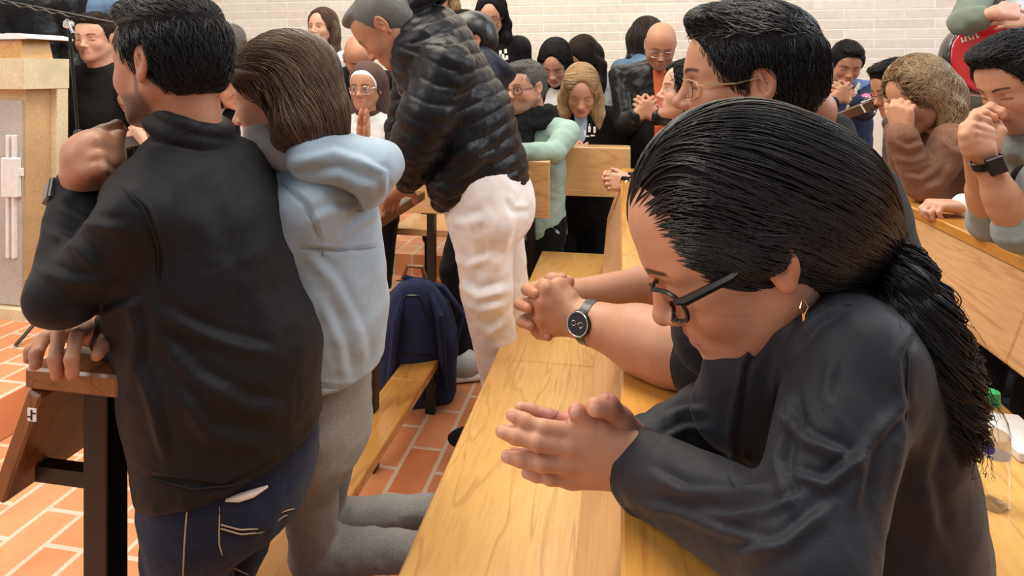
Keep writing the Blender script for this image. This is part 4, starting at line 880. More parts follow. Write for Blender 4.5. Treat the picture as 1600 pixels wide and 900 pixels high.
# ---- man in the black bomber jacket
def man_bomber():
    H = P(268, 100, 1.09); s = .95; look = D(-.97, -.10, .24); up = D(-.07, 1, .0)
    def hand_chin(S):
        w = P(124, 292, 1.04); tips = []
        mc = pts((128, 222, 1.055), (120, 236, 1.02), (124, 254, 1.00), (132, 270, .99))
        ends = [pts((160, 204, 1.05), (182, 196, 1.07), (190, 204, 1.09)), pts((152, 222, 1.01), (172, 232, 1.03), (162, 245, 1.05)), pts((154, 244, .995), (170, 252, 1.02), (156, 262, 1.04)), pts((156, 262, .99), (166, 270, 1.02), (150, 276, 1.03))]
        S.ell(P(148, 245, 1.035), (.048, .042, .055), frame(D(-.3, 1, 0), CF), .02)
        for m, e in zip(mc, ends): S.cap(w, m, .026, .016, .016); finger_chain(S, [m]+e, .0105, .008)
        S.chain(pts((150, 282, 1.03), (172, 248, 1.03), (186, 212, 1.055)), [.018, .014, .011], .008)
        return tips
    def hand_ledge(S):
        w = P(182, 522, 1.03); tips = []
        ch = [pts((92, 520, 1.06), (64, 532, 1.03), (48, 548, 1.015), (46, 560, 1.01)), pts((98, 516, 1.03), (70, 528, .99), (57, 552, .965), (56, 570, .958)), pts((114, 514, 1.01), (92, 524, .965), (86, 560, .935), (90, 586, .932)), pts((134, 514, 1.00), (120, 524, .955), (112, 560, .930), (114, 585, .928))]
        for c in ch: S.cap(w+(c[0]-w)*.1, c[0], .022, .0145, .014); finger_chain(S, c, .0100, .006); d = nz(c[3]-c[2]); tips.append((c[3], d, CF, .0098))
        c = pts((168, 530, .99), (160, 542, .965), (153, 554, .952)); S.cap(w, c[0], .02, .014, .012); finger_chain(S, c, .0112); tips.append((c[2], nz(c[2]-c[1]), CF*.9-CU*.3, .011))
        return tips
    def extra(L):
        T = L['T']
        T.ecap(P(312, 360, 1.10), P(350, 560, 1.10), (.145, .12), (.148, .12), L['sa'], .06); T.ecap(P(368, 560, 1.10), P(372, 680, 1.10), (.150, .125), (.140, .12), L['sa'], .06)
        T.flat(P(362, 760, .985), D(.22, -1, 0), .012)
        T.ring(L['NB']+CU*.022+CR*.0, nz(D(.42, 1, 0)), .062, .013, .012); T.ring(L['NB']+CU*.042+CR*.008, nz(D(.42, 1, 0)), .060, .010, .01)
    def post(V, N):
        return press(V, N, [([(190, 300), (225, 330), (250, 400), (245, 460)], 5, -.003), ([(230, 500), (300, 590), (390, 640), (450, 640)], 14, .007), ([(225, 480), (330, 530), (440, 560)], 12, .006), ([(260, 590), (330, 680), (420, 700)], 14, .006), ([(215, 560), (240, 640), (260, 720)], 9, .006), ([(75, 360), (120, 385), (160, 430)], 9, .006), ([(90, 320), (140, 350), (200, 360)], 9, .005),
            ([(60, 420), (110, 440), (180, 440)], 9, .005), ([(90, 500), (160, 490), (230, 470)], 9, .006), ([(200, 470), (215, 520), (205, 600)], 10, .006), ([(300, 300), (340, 420), (330, 520)], 20, .003), ([(420, 340), (400, 450), (430, 560)], 18, .004), ([(235, 745), (350, 762), (490, 690)], 5, -.004)])
    inf = figure('person', 'man in a black bomber jacket resting chin on fist, at left pew end', H, look, up, s=s, skin='tan', hair='hair_black', style='short', top='bomber', fat=.004, beard=.85,
        NBp=P(296, 222, 1.10), PVp=P(368, 705, 1.10), face=D(-.9, 0, .45), h=.0035, hv=.7, sw=.175, nbo=(0, 0), nstr=4500,
        arms=(dict(sh=P(222, 335, .965), e=P(98, 462, .945), w=P(124, 292, 1.04), hf=hand_chin, cuff=.002, cr=.037), dict(sh=P(325, 330, 1.26), e=P(270, 540, 1.16), w=P(182, 522, 1.03), hf=hand_ledge, cuff=.0, cr=.036)),
        legs=((P(285, 1105, 1.12), P(620, 1150, 1.15)), (P(290, 1060, 1.30), P(600, 1080, 1.32))), legm='jeans_blue', extra=extra, top_r=1.04, hseed=9.1, post=post, hthick=.005, leg_r=1.0, trs='jeans', fold=.0035)
    t = inf['t']; wax = nz(P(124, 292, 1.04)-P(98, 462, .945)); watch(t, P(122, 303, 1.035), wax, -CR*.6-CF*.8, rw=.036, rd=.034, fs=.017, band=.012, name='wristwatch')
    # edge of white shirt below the hem, pocket stitching
    Lf = inf['Lf']
    Sh = Field(); q0 = [hit(Lf, *c, z0=.6, off=.004) for c in ((352, 782), (372, 778), (395, 771), (418, 760))]
    if all(x is not None for x in q0): MB().tube(q0, [.002, .0065, .0065, .002], 8).build('shirt_hem', M['white_cloth'], t, True)
    for nm, pl in (('pocket_stitching', [(343, 792), (342, 850), (352, 882), (392, 900), (440, 898), (468, 880), (474, 800)]), ('pocket_stitching', [(345, 820), (375, 828), (408, 826), (440, 800), (470, 792)]), ('pocket_stitching', [(345, 826), (376, 835), (410, 832), (444, 806), (472, 799)]), ('side_seam', [(292, 800), (288, 850), (286, 900)])): seam(Lf, pl, .0011, nm, M['stitch'], t, z0=.6, off=.0045)
    T = inf['T']
    for pl in ([(190, 292), (222, 322), (246, 380), (248, 450)], [(235, 746), (300, 765), (370, 758), (440, 728), (492, 688)], [(302, 235), (340, 300), (352, 330)][:0] or [(250, 232), (290, 205), (335, 190)]): seam(T, pl, .0012, 'jacket_seam', M['bomber'], t, z0=.6, off=.002)
man_bomber()
# ---- woman in the pale denim jacket
def woman_denim():
    H = P(440, 150, 1.27); s = .92; look = D(-.96, -.25, .0); up = D(-.25, .96, .03)
    def extra(L):
        T = L['T']
        T.ecap(P(495, 330, 1.30), P(515, 480, 1.32), (.16, .12), (.155, .115), L['sa'], .05); T.ecap(P(515, 480, 1.32), P(510, 590, 1.33), (.15, .105), (.155, .115), L['sa'], .03, end=.35)
        T.flat(P(530, 612, 1.20), D(0, -1, 0), .008)
    def post(V, N):
        return press(V, N, [([(470, 388), (530, 392), (592, 385)], 4, -.003), ([(440, 285), (480, 320), (500, 380)], 5, -.003), ([(480, 400), (520, 440), (560, 520), (570, 590)], 10, .005), ([(590, 330), (560, 350), (510, 390)], 8, .005), ([(480, 350), (520, 330), (560, 330)], 9, .004), ([(500, 470), (530, 540), (540, 600)], 9, .004), ([(480, 600), (530, 606), (590, 602)], 4, -.002)])
    inf = figure('person', 'woman with brown hair in a pale denim jacket and grey jeans kneeling on left', H, look, up, s=s, bs=.98, skin='light', hair='hair_brown', style='none', top='denim_pale', fem=True,
        NBp=P(482, 245, 1.30), PVp=P(508, 630, 1.36), face=D(-1, 0, .1), h=.004, hv=.7, sw=.15, nbo=(0, 0),
        arms=(dict(sh=P(484, 322, 1.18), e=P(392, 430, 1.17), w=P(330, 400, 1.25), pole=CR), dict(sh=P(470, 310, 1.45), e=P(420, 420, 1.45), w=P(330, 400, 1.4), pole=CR)),
        legs=((P(490, 862, 1.40), P(668, 862, 1.36)), (P(500, 815, 1.56), P(672, 800, 1.52))), legm='jeans_grey', extra=extra, top_r=1.05, leg_r=.86, hseed=4.4, trs='jeans', fold=.003, col_r=.012, eyes='open', post=post)
    t = inf['t']; R = inf['R']; q = lambda p: (p-H)@R.T/s; W = lambda f, l, u: H+s*(f*R[0]+l*R[1]+u*R[2])
    for pl in ([(470, 388), (530, 391), (592, 385)], [(472, 602), (530, 606), (590, 603)], [(440, 286), (478, 318), (498, 372), (506, 400)], [(500, 350), (540, 330), (575, 330)]): seam(inf['T'], pl, .0010, 'jacket_seam', M['stitch_grey'], t, z0=.8, off=.001)
    Hd = Field(); Hd.ecap(P(500, 240, 1.24), P(585, 262, 1.24), (.115, .055), (.085, .045), CF, .04); Hd.ecap(P(590, 262, 1.24), P(585, 300, 1.25), (.085, .040), (.06, .022), CF, .04)
    hp = lambda V, N: press(V, N, [([(450, 258), (520, 240), (590, 262)], 10, .008), ([(455, 285), (530, 275), (590, 300)], 9, .007), ([(560, 250), (600, 270), (600, 310)], 6, .005)])
    cloth_part('hood', Hd, .0035, M['denim_pale'], t, fold=[dict(fr=9, amp=.004, seed=3)], post=hp)
    Sc = Field(); Sc.ring(P(455, 222, 1.27), D(.35, 1, 0), .062, .026, .02); Sc.ring(P(465, 238, 1.27), D(.5, 1, 0), .075, .022, .02)
    cloth_part('scarf', Sc, .0035, M['grey_scarf'], t, fold=[dict(fr=14, amp=.006, seed=8)])
    S = Field(); S.ell(W(-.018, 0, .045), (.116*s, .088*s, .096*s), R, .01); S.ell(W(-.045, 0, .0), (.080*s, .082*s, .085*s), R, .03)
    S.chain(pts((468, 152, 1.24), (488, 188, 1.24), (502, 218, 1.24)), [.064, .062, .040], .04)
    S.chain(pts((468, 172, 1.19), (466, 198, 1.18), (446, 220, 1.19)), [.028, .032, .016], .03)
    S.ell(W(.115, 0, -.045), (.098*s, .115*s, .110*s), R, .012, -1); S.ell(W(.050, 0, -.078), (.074*s, .13*s, .098*s), R, .010, -1); 
    S.ell(W(-.004, .092, -.004), (.022*s, .022*s, .030*s), R, .008, -1)
    V, F = S.mesh(.0035); N = vnorm(V, F); V2 = folds(V, N, fr=30, amp=.0035, stretch=[(D(.5, -.8, 0), .25)]); cap_ = mk('hair', V2, F, M['hair_brown_scalp'], t)
    a = q(V); sd = surface_seeds(V, N, 3200, (a[:, 2] > -.06) & ((a[:, 0] < .0) | (a[:, 2] > .045)), .001); ph = RNG.rand(len(sd))*6
    def dr(p, i):
        a = q(p); topm = np.clip((a[:, 2]-.03)/.07, 0, 1)[:, None]; k = np.clip(-a[:, 2]*8, 0, 1)[:, None]
        return topm*(-R[0]*.9+R[1]*.55)+(1-topm)*(D(.55, -.83, 0)+k*D(.15, -.5, 0))+.10*np.sin(i*.6+ph)[:, None]*CR
    pa_ = trace(S, sd, dr, 17, .0125, off=.001, jit=.10, offs=.0008+RNG.rand(len(sd))*.004, lift=.02); strands(pa_, .0009, 'hair_strands', M['hair_brown'], cap_)
    # twisted side lock
    lk = []
    for i in range(220):
        k = np.linspace(0, 1, 22)[:, None]; th = 6.28*RNG.rand()+k*7; a0 = W(.075, .050, .075); b0 = W(.03, .098, .045); c0 = W(-.055, .098, .030); d0 = W(-.10, .07, .0)
        lk.append((1-k)**3*a0+3*k*(1-k)**2*b0+3*k*k*(1-k)*c0+k**3*d0+.010*(np.cos(th)*R[2]+np.sin(th)*R[1]))
    strands(np.array(lk), .0009, 'side_lock', M['hair_brown'], cap_)
woman_denim()
# ------------------------------------------------------------------ people further back
def hnd(d, n, t, **k): return dict(d=d, n=n, t=t, **k)
def man_puffer():
    H = P(606, 42, 2.0); s = 1.03; look = D(-.68, -.72, .12); up = D(-.70, .70, 0)
    def quilt(V, N):
        # stitched baffles: bands running round the body and round the sleeve
        ax = nz(P(772, 300, 2.12)-P(668, 40, 2.1)); a2 = nz(P(636, 285, 2.0)-P(690, 95, 1.9)); x, y, z = scr(V)
        slv = smooth01((730-.12*y-x)/20+.5)*smooth01((2.02-z)/.03)*(y > 70)
        t1 = ((V-P(668, 40, 2.1))@ax)+.012*noise(V*9); t2 = ((V-P(690, 95, 1.9))@a2)+.012*noise(V*9+4)
        f = lambda t: np.abs(np.sin(t/.050*math.pi))**.5
        amp = (1-slv)*f(t1)+slv*f(t2)
        V = V+N*(.0075*(amp-.75))[:, None]
        return folds(V, N, fr=22, amp=.0022, seed=4)
    def extra(L):
        T = L['T']; T.ecap(P(672, 75, 2.10), P(722, 180, 2.12), (.205, .145), (.20, .155), L['sa'], .05); T.ecap(P(730, 190, 2.12), P(752, 262, 2.14), (.20, .155), (.19, .160), L['sa'], .05)
        T.ring(P(640, 30, 2.06), D(-.75, .5, 0), .070, .024, .015); T.ring(P(650, 18, 2.06), D(-.75, .5, 0), .080, .024, .015); T.ring(P(662, 10, 2.07), D(-.6, .6, 0), .085, .028, .02)
        T.chain(pts((700, 110, 1.92), (668, 180, 1.88), (650, 225, 1.90), (640, 268, 1.98)), [.085, .082, .070, .055], .03)
        T.chain(pts((730, 240, 1.94), (700, 290, 1.98), (690, 315, 2.0)), [.05, .055, .03], .04)
    wn = P(636, 288, 2.05); 
    inf = figure('person', 'man in a black puffer jacket and white trousers leaning both hands on a pew', H, look, up, s=s, skin='tan', hair='hair_grey', style='short', top='puffer', NBp=P(664, 40, 2.10), PVp=P(757, 292, 2.14), face=D(-1, -.35, .1), h=.0055, hv=.7, sw=.19, nbo=(0, 0), hthick=.003, nstr=0, beard=.25,
        arms=(dict(sh=P(692, 100, 1.92), e=P(655, 210, 1.88), w=P(638, 284, 2.03), cuff=.0, hand=hnd(D(-.5, -.5, .4), D(0, -1, 0), D(.5, 0, .8), curl=(.3, .3, .3, .3), thumb=D(.2, -.5, .6))), dict(sh=P(650, 80, 2.28), e=P(625, 200, 2.3), w=P(618, 290, 2.25), cuff=.0, hand=hnd(D(-.8, -.4, .2), D(0, -1, 0), D(.2, 0, -.8)))),
        legs=((P(760, 455, 2.05), P(790, 640, 2.18)), (P(790, 450, 2.25), P(802, 620, 2.33))), legm='white_cloth', extra=extra, top_r=1.12, leg_r=1.36, hseed=3.1, post=quilt, fold=.003, legpost=lambda V, N: press(V, N, [([(705, 345), (730, 350), (760, 340)], 9, .010), ([(715, 440), (745, 465), (800, 450)], 8, .014), ([(722, 470), (750, 485), (790, 475)], 7, .010), ([(735, 340), (745, 390), (735, 430)], 8, .008), ([(800, 330), (790, 380), (770, 430)], 9, .010), ([(740, 500), (765, 520), (790, 500)], 7, .010), ([(700, 400), (730, 415), (770, 400)], 7, .008), ([(790, 310), (800, 330), (830, 330)], 5, -.008)]))
    t = inf['t']
    for c, d in ((P(765, 700, 2.17), 1), (P(795, 660, 2.34), 1)):
        Sh = Field(); Sh.ell(c+CR*-.03+CU*.035, (.12, .045, .042), frame(-CR, CU), .02); Sh.ell(c+CR*.04+CU*.06, (.055, .042, .06), None, .03); Sh.flat(c+CU*-.0, D(0, -1, 0), .01)
        cloth_part('shoe', Sh, .006, M['black_cloth'], t)
man_puffer()
def man_navy():
    H = P(738, 66, 2.85)
    def extra(L):
        T = L['T']; T.ring(L['NB']+CU*.02+CR*.06, D(.5, .7, 0), .085, .035, .03); T.ecap(P(746, 125, 2.85), P(742, 250, 2.85), (.19, .13), (.19, .13), L['sa'], .05)
    inf = figure('person', 'dark-haired person in a navy puffer and black trousers, hidden behind the puffer man', H, D(-.9, -.3, -.2), D(-.3, .9, 0), s=1, skin='tan', hair='hair_black', style='short', top='puffer_navy', NBp=P(750, 105, 2.85), PVp=P(750, 270, 2.85), face=-CR, h=.008, hthick=.016, nstr=0,
        legs=((P(706, 420, 2.74), P(722, 560, 2.72)), (P(728, 420, 2.95), P(738, 560, 2.92))), legm='black_cloth', extra=extra, top_r=1.1, leg_r=.9)
    t = inf['t']
    for i, c in enumerate((P(712, 592, 2.70), P(732, 565, 2.92))):
        Sh = Field(); Sh.ell(c+CU*.055-CR*.0, (.115, .046, .045), frame(-CR*.95-CF*.2, CU), .02); Sh.ell(c+CR*.05+CU*.07, (.05, .045, .06), None, .03); Sh.flat(c+CU*.022, D(0, -1, 0), .01)
        sh = cloth_part('sneaker', Sh, .005, M['grey_jacket'] if i == 0 else M['black_cloth'], t); So = Field(); So.box(c+CU*.011+CR*-.01, (.118, .045, .013), frame(-CR*.95-CF*.2, CU), .012); cloth_part('sole', So, .005, M['white_sweater'], sh)
        MB().tube([c+CU*.085-CR*.05-CF*.035, c+CU*.09-CR*.05+CF*.03, c+CU*.098-CR*.03-CF*.035, c+CU*.10-CR*.03+CF*.03], .004, 6).build('lace', M['black_cloth'], sh)
man_navy()
def woman_curly():
    H = P(1072, 146, 2.5)
    inf = figure('person', 'woman in profile with black curly hair and a pale vest, behind glasses man', H, D(-.96, .16, -.05), D(.1, 1, 0), s=1.0, skin='light', hair='hair_black', style='curly', hairlen=.26, top='beige_vest', NBp=P(1090, 215, 2.5), PVp=P(1120, 400, 2.55), face=-CR, h=.005, fem=True, eyes='open', wave=1.1, nstr=1300, top_r=1.0,
        arms=(dict(w=P(990, 288, 2.72), pole=D(.3, -1, -.2), cuff=.01, hand=hnd(D(-.9, .05, .3), D(0, -.3, .9), D(0, .9, .3), curl=(.5, .5, .5, .5))), dict(w=P(985, 282, 2.85), pole=D(.2, -1, .4), cuff=.01, hand=hnd(D(-.9, .1, 0), D(0, -.3, -.9), D(0, .9, -.3), curl=(.5, .6, .6, .6)))))
    ax = D(-.9, .05, -.2); watch(inf['t'], P(976, 287, 2.70), ax, -CF, rw=.030, rd=.026, m='black_cloth', face='chrome', case='chrome', square=False, fs=.019)
    T = Field(); a, b, c = inf['elb'][0]; T.cap(a, b, .06, .05, .02); T.cap(b, c, .05, .037, .02); a, b, c = inf['elb'][1]; T.cap(a, b, .06, .05, .02); T.cap(b, c, .05, .037, .02); cloth_part('sleeves', T, .006, M['black_cloth'], inf['t'], fold=[dict(fr=9, amp=.006)])
woman_curly()
def clasp(c, side, out, **k):
    """two hands folded together at c: returns the two arm specs"""
    return (dict(w=c+side*.055, pole=k.get('pole', -CU), cuff=.01, hand=hnd(-side*.75+CU*.5, out*-1.0, CU, curl=(.5, .55, .6, .6))), dict(w=c-side*.055, pole=k.get('pole', -CU), cuff=.01, hand=hnd(side*.75+CU*.5, out*-1.0, CU, curl=(.55, .6, .65, .65))))
def bg(label, H, look, up=(0, 0, 1), hands=None, **k):
    look = nz(look); face = k.pop('face', A(look[0], look[1], 0)); face = nz(face); side = nz(np.cross(CU, face)); s = k.get('s', 1.0)
    if hands is not None: k['arms'] = clasp(A(*hands), side, face)
    k.setdefault('h', .0068); k.setdefault('nstr', 420)
    return figure('person', label, H, look, A(*up), face=face, **k)
tc = lambda p: nz(A(-p[0], -p[1], 0))
def open_shirt(mat, w0=.045, w1=.07, length=.42, off=.0):
    def f(T, NB, spine, fw, sa, t):
        S = Field(); S.ecap(NB+spine*.05+fw*(.052+off*.4), NB+spine*length+fw*(.092+off), (w0, .062), (w1, .066), sa, .02); cloth_part('shirt', S, .007, M[mat], t, fold=[dict(fr=9, amp=.004)])
    return f
def stand(px, z, zf=0, w=.10):
    return None
def people_back():
    # blonde woman at the pale pew
    H = P(908, 142, 3.55); i = bg('blonde woman in a black hooded jacket over a light blue top, head bowed', H, D(-.12, -.62, -1), D(-.05, 1, -.55), s=1.14, skin='light', hair='hair_blond', style='long', hairlen=.17, top='black_cloth', hands=P(905, 256, 3.44), fem=True, sw=.185, top_r=1.15, nstr=800, open_front=open_shirt('pale_blue', .06, .075), torso_len=.5, nbo=(-.055, -.135), h=.0065)
    mb = MB()
    for (x, y, w_, h_) in ((914, 208, 3, 8), (921, 202, 4, 9), (929, 203, 3.5, 10), (917, 213, 7, 2.2), (926, 212, 7, 2.2), (921, 195, 1.6, 3)): mb.box(P(x, y, 3.325), (w_/960*3.3/2, .003, h_/960*3.3/2), bev=.0012)
    mb.build('printed_emblem', M['white_sweater'], i['t'])
    # man with glasses in green, black scarf
    H = P(822, 137, 3.3); i = bg('man with glasses, grey beard, black scarf and mint shirt, leaning on pew', H, D(-.75, -.12, -.7), s=1.12, skin='light', hair='hair_grey', style='short', hthick=.006, top='mint_cloth', beard=.5, fat=.010, sw=.18, top_r=1.0, fold=.009, eyes='open', face=D(-.5, 0, -.8), h=.0065,
        arms=(dict(e=P(866, 238, 3.12), w=P(800, 238, 3.02), cuff=.01, hand=hnd(D(-1, -.1, -.2), D(0, -1, 0), D(0, 0, 1))), dict(w=P(800, 262, 3.1), pole=D(-.8, -1, .2), hand=None)))
    Sf = Field(); n = i['NB']; Sf.ring(n+CU*.02, D(-.1, 1, .0), .088, .040, .02); Sf.ring(n-CU*.03, D(-.15, 1, .0), .105, .036, .02); Sf.chain([n+i['fw']*.10-CU*.03, n+i['fw']*.13-CU*.18], [.055, .06], .03); cloth_part('scarf', Sf, .007, M['black_cloth'], i['t'], fold=[dict(fr=13, amp=.008)]); glasses(i['t'], H, i['R'], 1.12, 'rosewood', rim=.0022, temple='rosewood', h=.016)
    # bald man in leather
    H = P(1032, 72, 3.55); i = bg('bald bearded man in a black leather jacket over an orange shirt', H, D(-.18, -.55, -1), D(0, 1, -.5), s=1.08, skin='tan', hair='hair_grey', style='none', top='leather', beard=.35, fat=.008, hands=P(1010, 182, 3.3), sw=.2, top_r=1.15, open_front=open_shirt('orange_shirt', .045, .05, .5, .015), face=D(-.1, 0, -1), legs=((P(1010, 400, 3.6), P(1010, 490, 3.6)), (P(1050, 400, 3.6), P(1050, 490, 3.6))), legm='black_cloth', nbo=(-.05, -.14), h=.0065, fold=.007)
    glasses(i['t'], H, i['R'], 1.08, 'grey_metal', rim=.0016, temple='grey_metal')
    # woman in denim behind him
    H = P(1012, 60, 4.15); bg('woman with long dark hair in a denim jacket behind the bald man', H, D(.8, -.3, .3), s=1.05, skin='light', hair='hair_dark', style='long', hairlen=.30, top='denim_blue', fem=True, sw=.19, top_r=1.15, torso_len=.62)
    # dark hair woman in white
    H = P(868, 98, 4.0); bg('woman with straight black hair and white top, bowed, behind the blonde', H, D(-.25, -.65, -.8), D(-.1, 1, -.5), s=1.15, skin='light', hair='hair_black', style='long', hairlen=.22, top='white_sweater', fem=True, torso_len=.5, nstr=300, sw=.16)
    H = P(912, 92, 4.25); bg('woman with brown hair in a pale grey jacket, bowed low against the wall', H, D(-.55, -.7, -.5), D(-.25, 1, -.4), s=1.18, skin='light', hair='hair_dark', style='long', hairlen=.24, top='grey_jacket', fem=True, torso_len=.5, nstr=300, sw=.19)
    # woman standing, dark glasses, black jacket
    H = P(768, 24, 4.0); i = bg('woman with red glasses and long black hair in a black jacket', H, D(-.15, -.45, -1), D(0, 1, -.4), s=1.08, skin='light', hair='hair_black', style='long', hairlen=.18, top='black_cloth', fem=True, hands=None, torso_len=.6, nstr=300, sw=.17, top_r=1.15, h=.0068)
    glasses(i['t'], H, i['R'], 1.08, 'rosewood', rim=.0022, temple='rosewood')
    mb = MB()
    for x, y in ((782, 82), (786, 88), (790, 80), (792, 90), (780, 90), (788, 94)): mb.box(P(x, y, 3.80), (.008, .003, .013), bev=.001)
    mb.build('printed_letters', M['white_sweater'], i['t'])
    Sf = Field(); Sf.ring(i['NB']+CU*.0, D(0, 1, -.3), .075, .035, .02); cloth_part('scarf', Sf, .008, M['black_cloth'], i['t'])
    # nun
    H = P(572, 138, 3.4); i = bg('nun in a white habit and brown veil with glasses, palms pressed together', H, D(-.15, -.05, -1), s=1.02, skin='tan', hair='hair_dark', style='veil', top='white_sweater', fem=True, eyes='open', arms=(dict(w=P(574, 222, 3.2), pole=D(1, -.8, 0), cuff=.01, hand=hnd(D(0, 1, -.1), D(-1, 0, 0), D(0, 0, 1), curl=(.03,)*4, thumb=D(0, .8, .5))), dict(w=P(563, 222, 3.2), pole=D(-1, -.8, 0), cuff=.01, hand=hnd(D(0, 1, -.1), D(1, 0, 0), D(0, 0, 1), curl=(.03,)*4, thumb=D(0, .8, .5)))), sw=.155)
    R = i['R']; W = lambda f, l, u: H+1.02*(f*R[0]+l*R[1]+u*R[2]); Vl = Field(); Vl.ell(W(-.025, 0, .045), (.112, .096, .105), R, .01); Vl.ecap(W(-.06, 0, .02), W(-.09, 0, -.22), (.10, .07), (.135, .05), R[1], .04); Vl.ell(W(.10, 0, -.01), (.10, .098, .115), R, .01, -1); cloth_part('veil', Vl, .006, M['veil_brown'], i['t'], fold=[dict(fr=9, amp=.005, stretch=[(CU, .3)])])
    Bd = Field(); Bd.ell(W(-.012, 0, .040), (.108, .087, .098), R, .01); Bd.ell(W(.105, 0, -.02), (.090, .082, .098), R, .006, -1); Bd.ell(W(-.09, 0, .0), (.12, .2, .2), R, .005, -1); cloth_part('headband', Bd, .004, M['white_sweater'], i['t']); Hr = Field(); Hr.ell(W(-.012, 0, .036), (.103, .080, .091), R, .01); Hr.ell(W(.105, 0, -.035), (.085, .086, .098), R, .006, -1); cloth_part('hair', Hr, .004, M['hair_dark'], i['t'])
    Cl = Field(); Cl.ring(i['NB']+CU*.01, CU, .058, .018, .01); cloth_part('collar', Cl, .005, M['veil_brown'], i['t']); glasses(i['t'], H, R, 1.02, 'chrome', rim=.0018, temple='chrome', square=2.2, h=.021)
    # bald man in black beside the nun
    H = P(560, 90, 3.9); bg('bald man in a black shirt with bowed head behind the nun', H, D(.35, -.65, -.8), D(.1, 1, -.55), s=1.1, skin='tan', hair='hair_dark', style='none', top='black_cloth', beard=.25, sw=.21, top_r=1.1, torso_len=.5, nbo=(-.05, -.13))
    # woman in white behind
    H = P(504, 44, 4.35); bg('young woman with long brown hair in a white sweater standing at back wall', H, D(-.3, .0, -1), s=1.06, skin='light', hair='hair_brown', style='long', hairlen=.22, top='white_sweater', fem=True, eyes='open', nstr=400, torso_len=.62, sw=.15, h=.006)
    # guitar player
    H = P(1322, 100, 3.75); i = bg('young man in a blue and navy striped sweater with a guitar strap', H, D(-.25, -.5, -1), D(0, 1, -.45), s=1.04, skin='tan', hair='hair_black', style='short', hthick=.012, top='navy_cloth', hands=P(1318, 158, 3.42), sw=.185, top_r=1.15, nstr=1200, fringe=.006, face=D(-.25, 0, -1), torso_len=.52, nbo=(-.05, -.14), legs=((P(1322, 330, 3.7), P(1322, 430, 3.7)), (P(1362, 330, 3.75), P(1362, 430, 3.75))), legm='jeans_mid', trs='jeans', h=.006)
    NB = i['NB']; sp = i['spine']; sa = i['sa']
    Up = Field(); Up.ecap(NB+sp*.07, NB+sp*.17, (.186, .097), (.186, .108), sa, .03)
    for a, b, c in i['elb']: Up.cap(a, a+(b-a)*.6, .064, .060, .02)
    Up.cap(NB+sp*.028+sa*.04, NB+sp*.065+sa*.185, .046, .066, .035); Up.cap(NB+sp*.028-sa*.04, NB+sp*.065-sa*.185, .046, .066, .035); Up.flat(NB+sp*.23, sp, .003); Up.ell(i['H'], (.11,)*3, None, .01, -1); cloth_part('sweater_yoke', Up, .006, M['blue_stripe'], i['t'])
    Pk = Field()
    for a, b, c in i['elb']: Pk.cap(a+(b-a)*.62, a+(b-a)*.74, .064, .062, .005)
    cloth_part('sweater_stripe', Pk, .006, M['pink_stripe'], i['t'])
    TT = Field(); TT.p = i['T'].p[:]
    mb = MB(); pl = [x for x in (hit(TT, *c, z0=2.8, off=.006) for c in ((1352, 122), (1346, 132), (1339, 143), (1332, 155), (1326, 167), (1320, 180))) if x is not None]; 
    rr = .026
    V = []; 
    for q, c in enumerate(pl):
        d = nz(pl[min(q+1, len(pl)-1)]-pl[max(q-1, 0)]); sd_ = nz(np.cross(-CF, d)); n_ = np.cross(d, sd_)
        V += [c+sd_*rr, c-sd_*rr, c-sd_*rr-n_*.004*np.sign(n_@CF)*-1, c+sd_*rr-n_*.004*np.sign(n_@CF)*-1]
    m_ = len(pl); mb.add(V, [(i*4+j, i*4+(j+1) % 4, (i+1)*4+(j+1) % 4, (i+1)*4+j) for i in range(m_-1) for j in range(4)]+[(3, 2, 1, 0), (m_*4-4, m_*4-3, m_*4-2, m_*4-1)])
    tag(mb.build('guitar_strap', M['strap_yellow']), 'pale yellow guitar strap over the shoulder of the navy sweater', 'strap')
    # acoustic guitar, neck up to the right
    g = thing('acoustic_guitar', 'black guitar on the yellow strap, its headstock pointing right', 'guitar', P(1290, 190, 3.42)); nk0 = P(1282, 190, 3.42); nk1 = P(1345, 165, 3.30); d = nz(nk1-nk0); n = nz(-CF-np.dot(-CF, d)*d); sd = np.cross(n, d); R = np.array([d, sd, n])
    Gb = Field(); c = nk0-d*.18; Gb.ell(c-d*.11, (.19, .19, .06), R, .02); Gb.ell(c+d*.10, (.13, .14, .06), R, .06); Gb.flat(c+n*.045, n, .004); Gb.flat(c-n*.045, -n, .004); cloth_part('body', Gb, .006, M['guitar_black'], g)
    MB().box((nk0+nk1)/2+n*.05-d*.03, (.20, .026, .010), R=R, bev=.004).build('neck', M['rosewood'], g); hs = MB().box(nk1+n*.045+d*.09, (.08, .034, .008), R=R, bev=.006).build('headstock', M['guitar_black'], g)
    MB().box(nk1+n*.062+d*.012, (.004, .024, .003), R=R).build('nut', M['white_sweater'], g)
    for k in range(3):
        for q in (-1, 1): MB().lathe(nk1+n*.045+d*(.045+k*.036)+sd*q*.045, [(.007, -.006), (.009, 0), (.007, .006)], 10, ax=sd*q).build('tuning_peg', M['chrome'], hs)
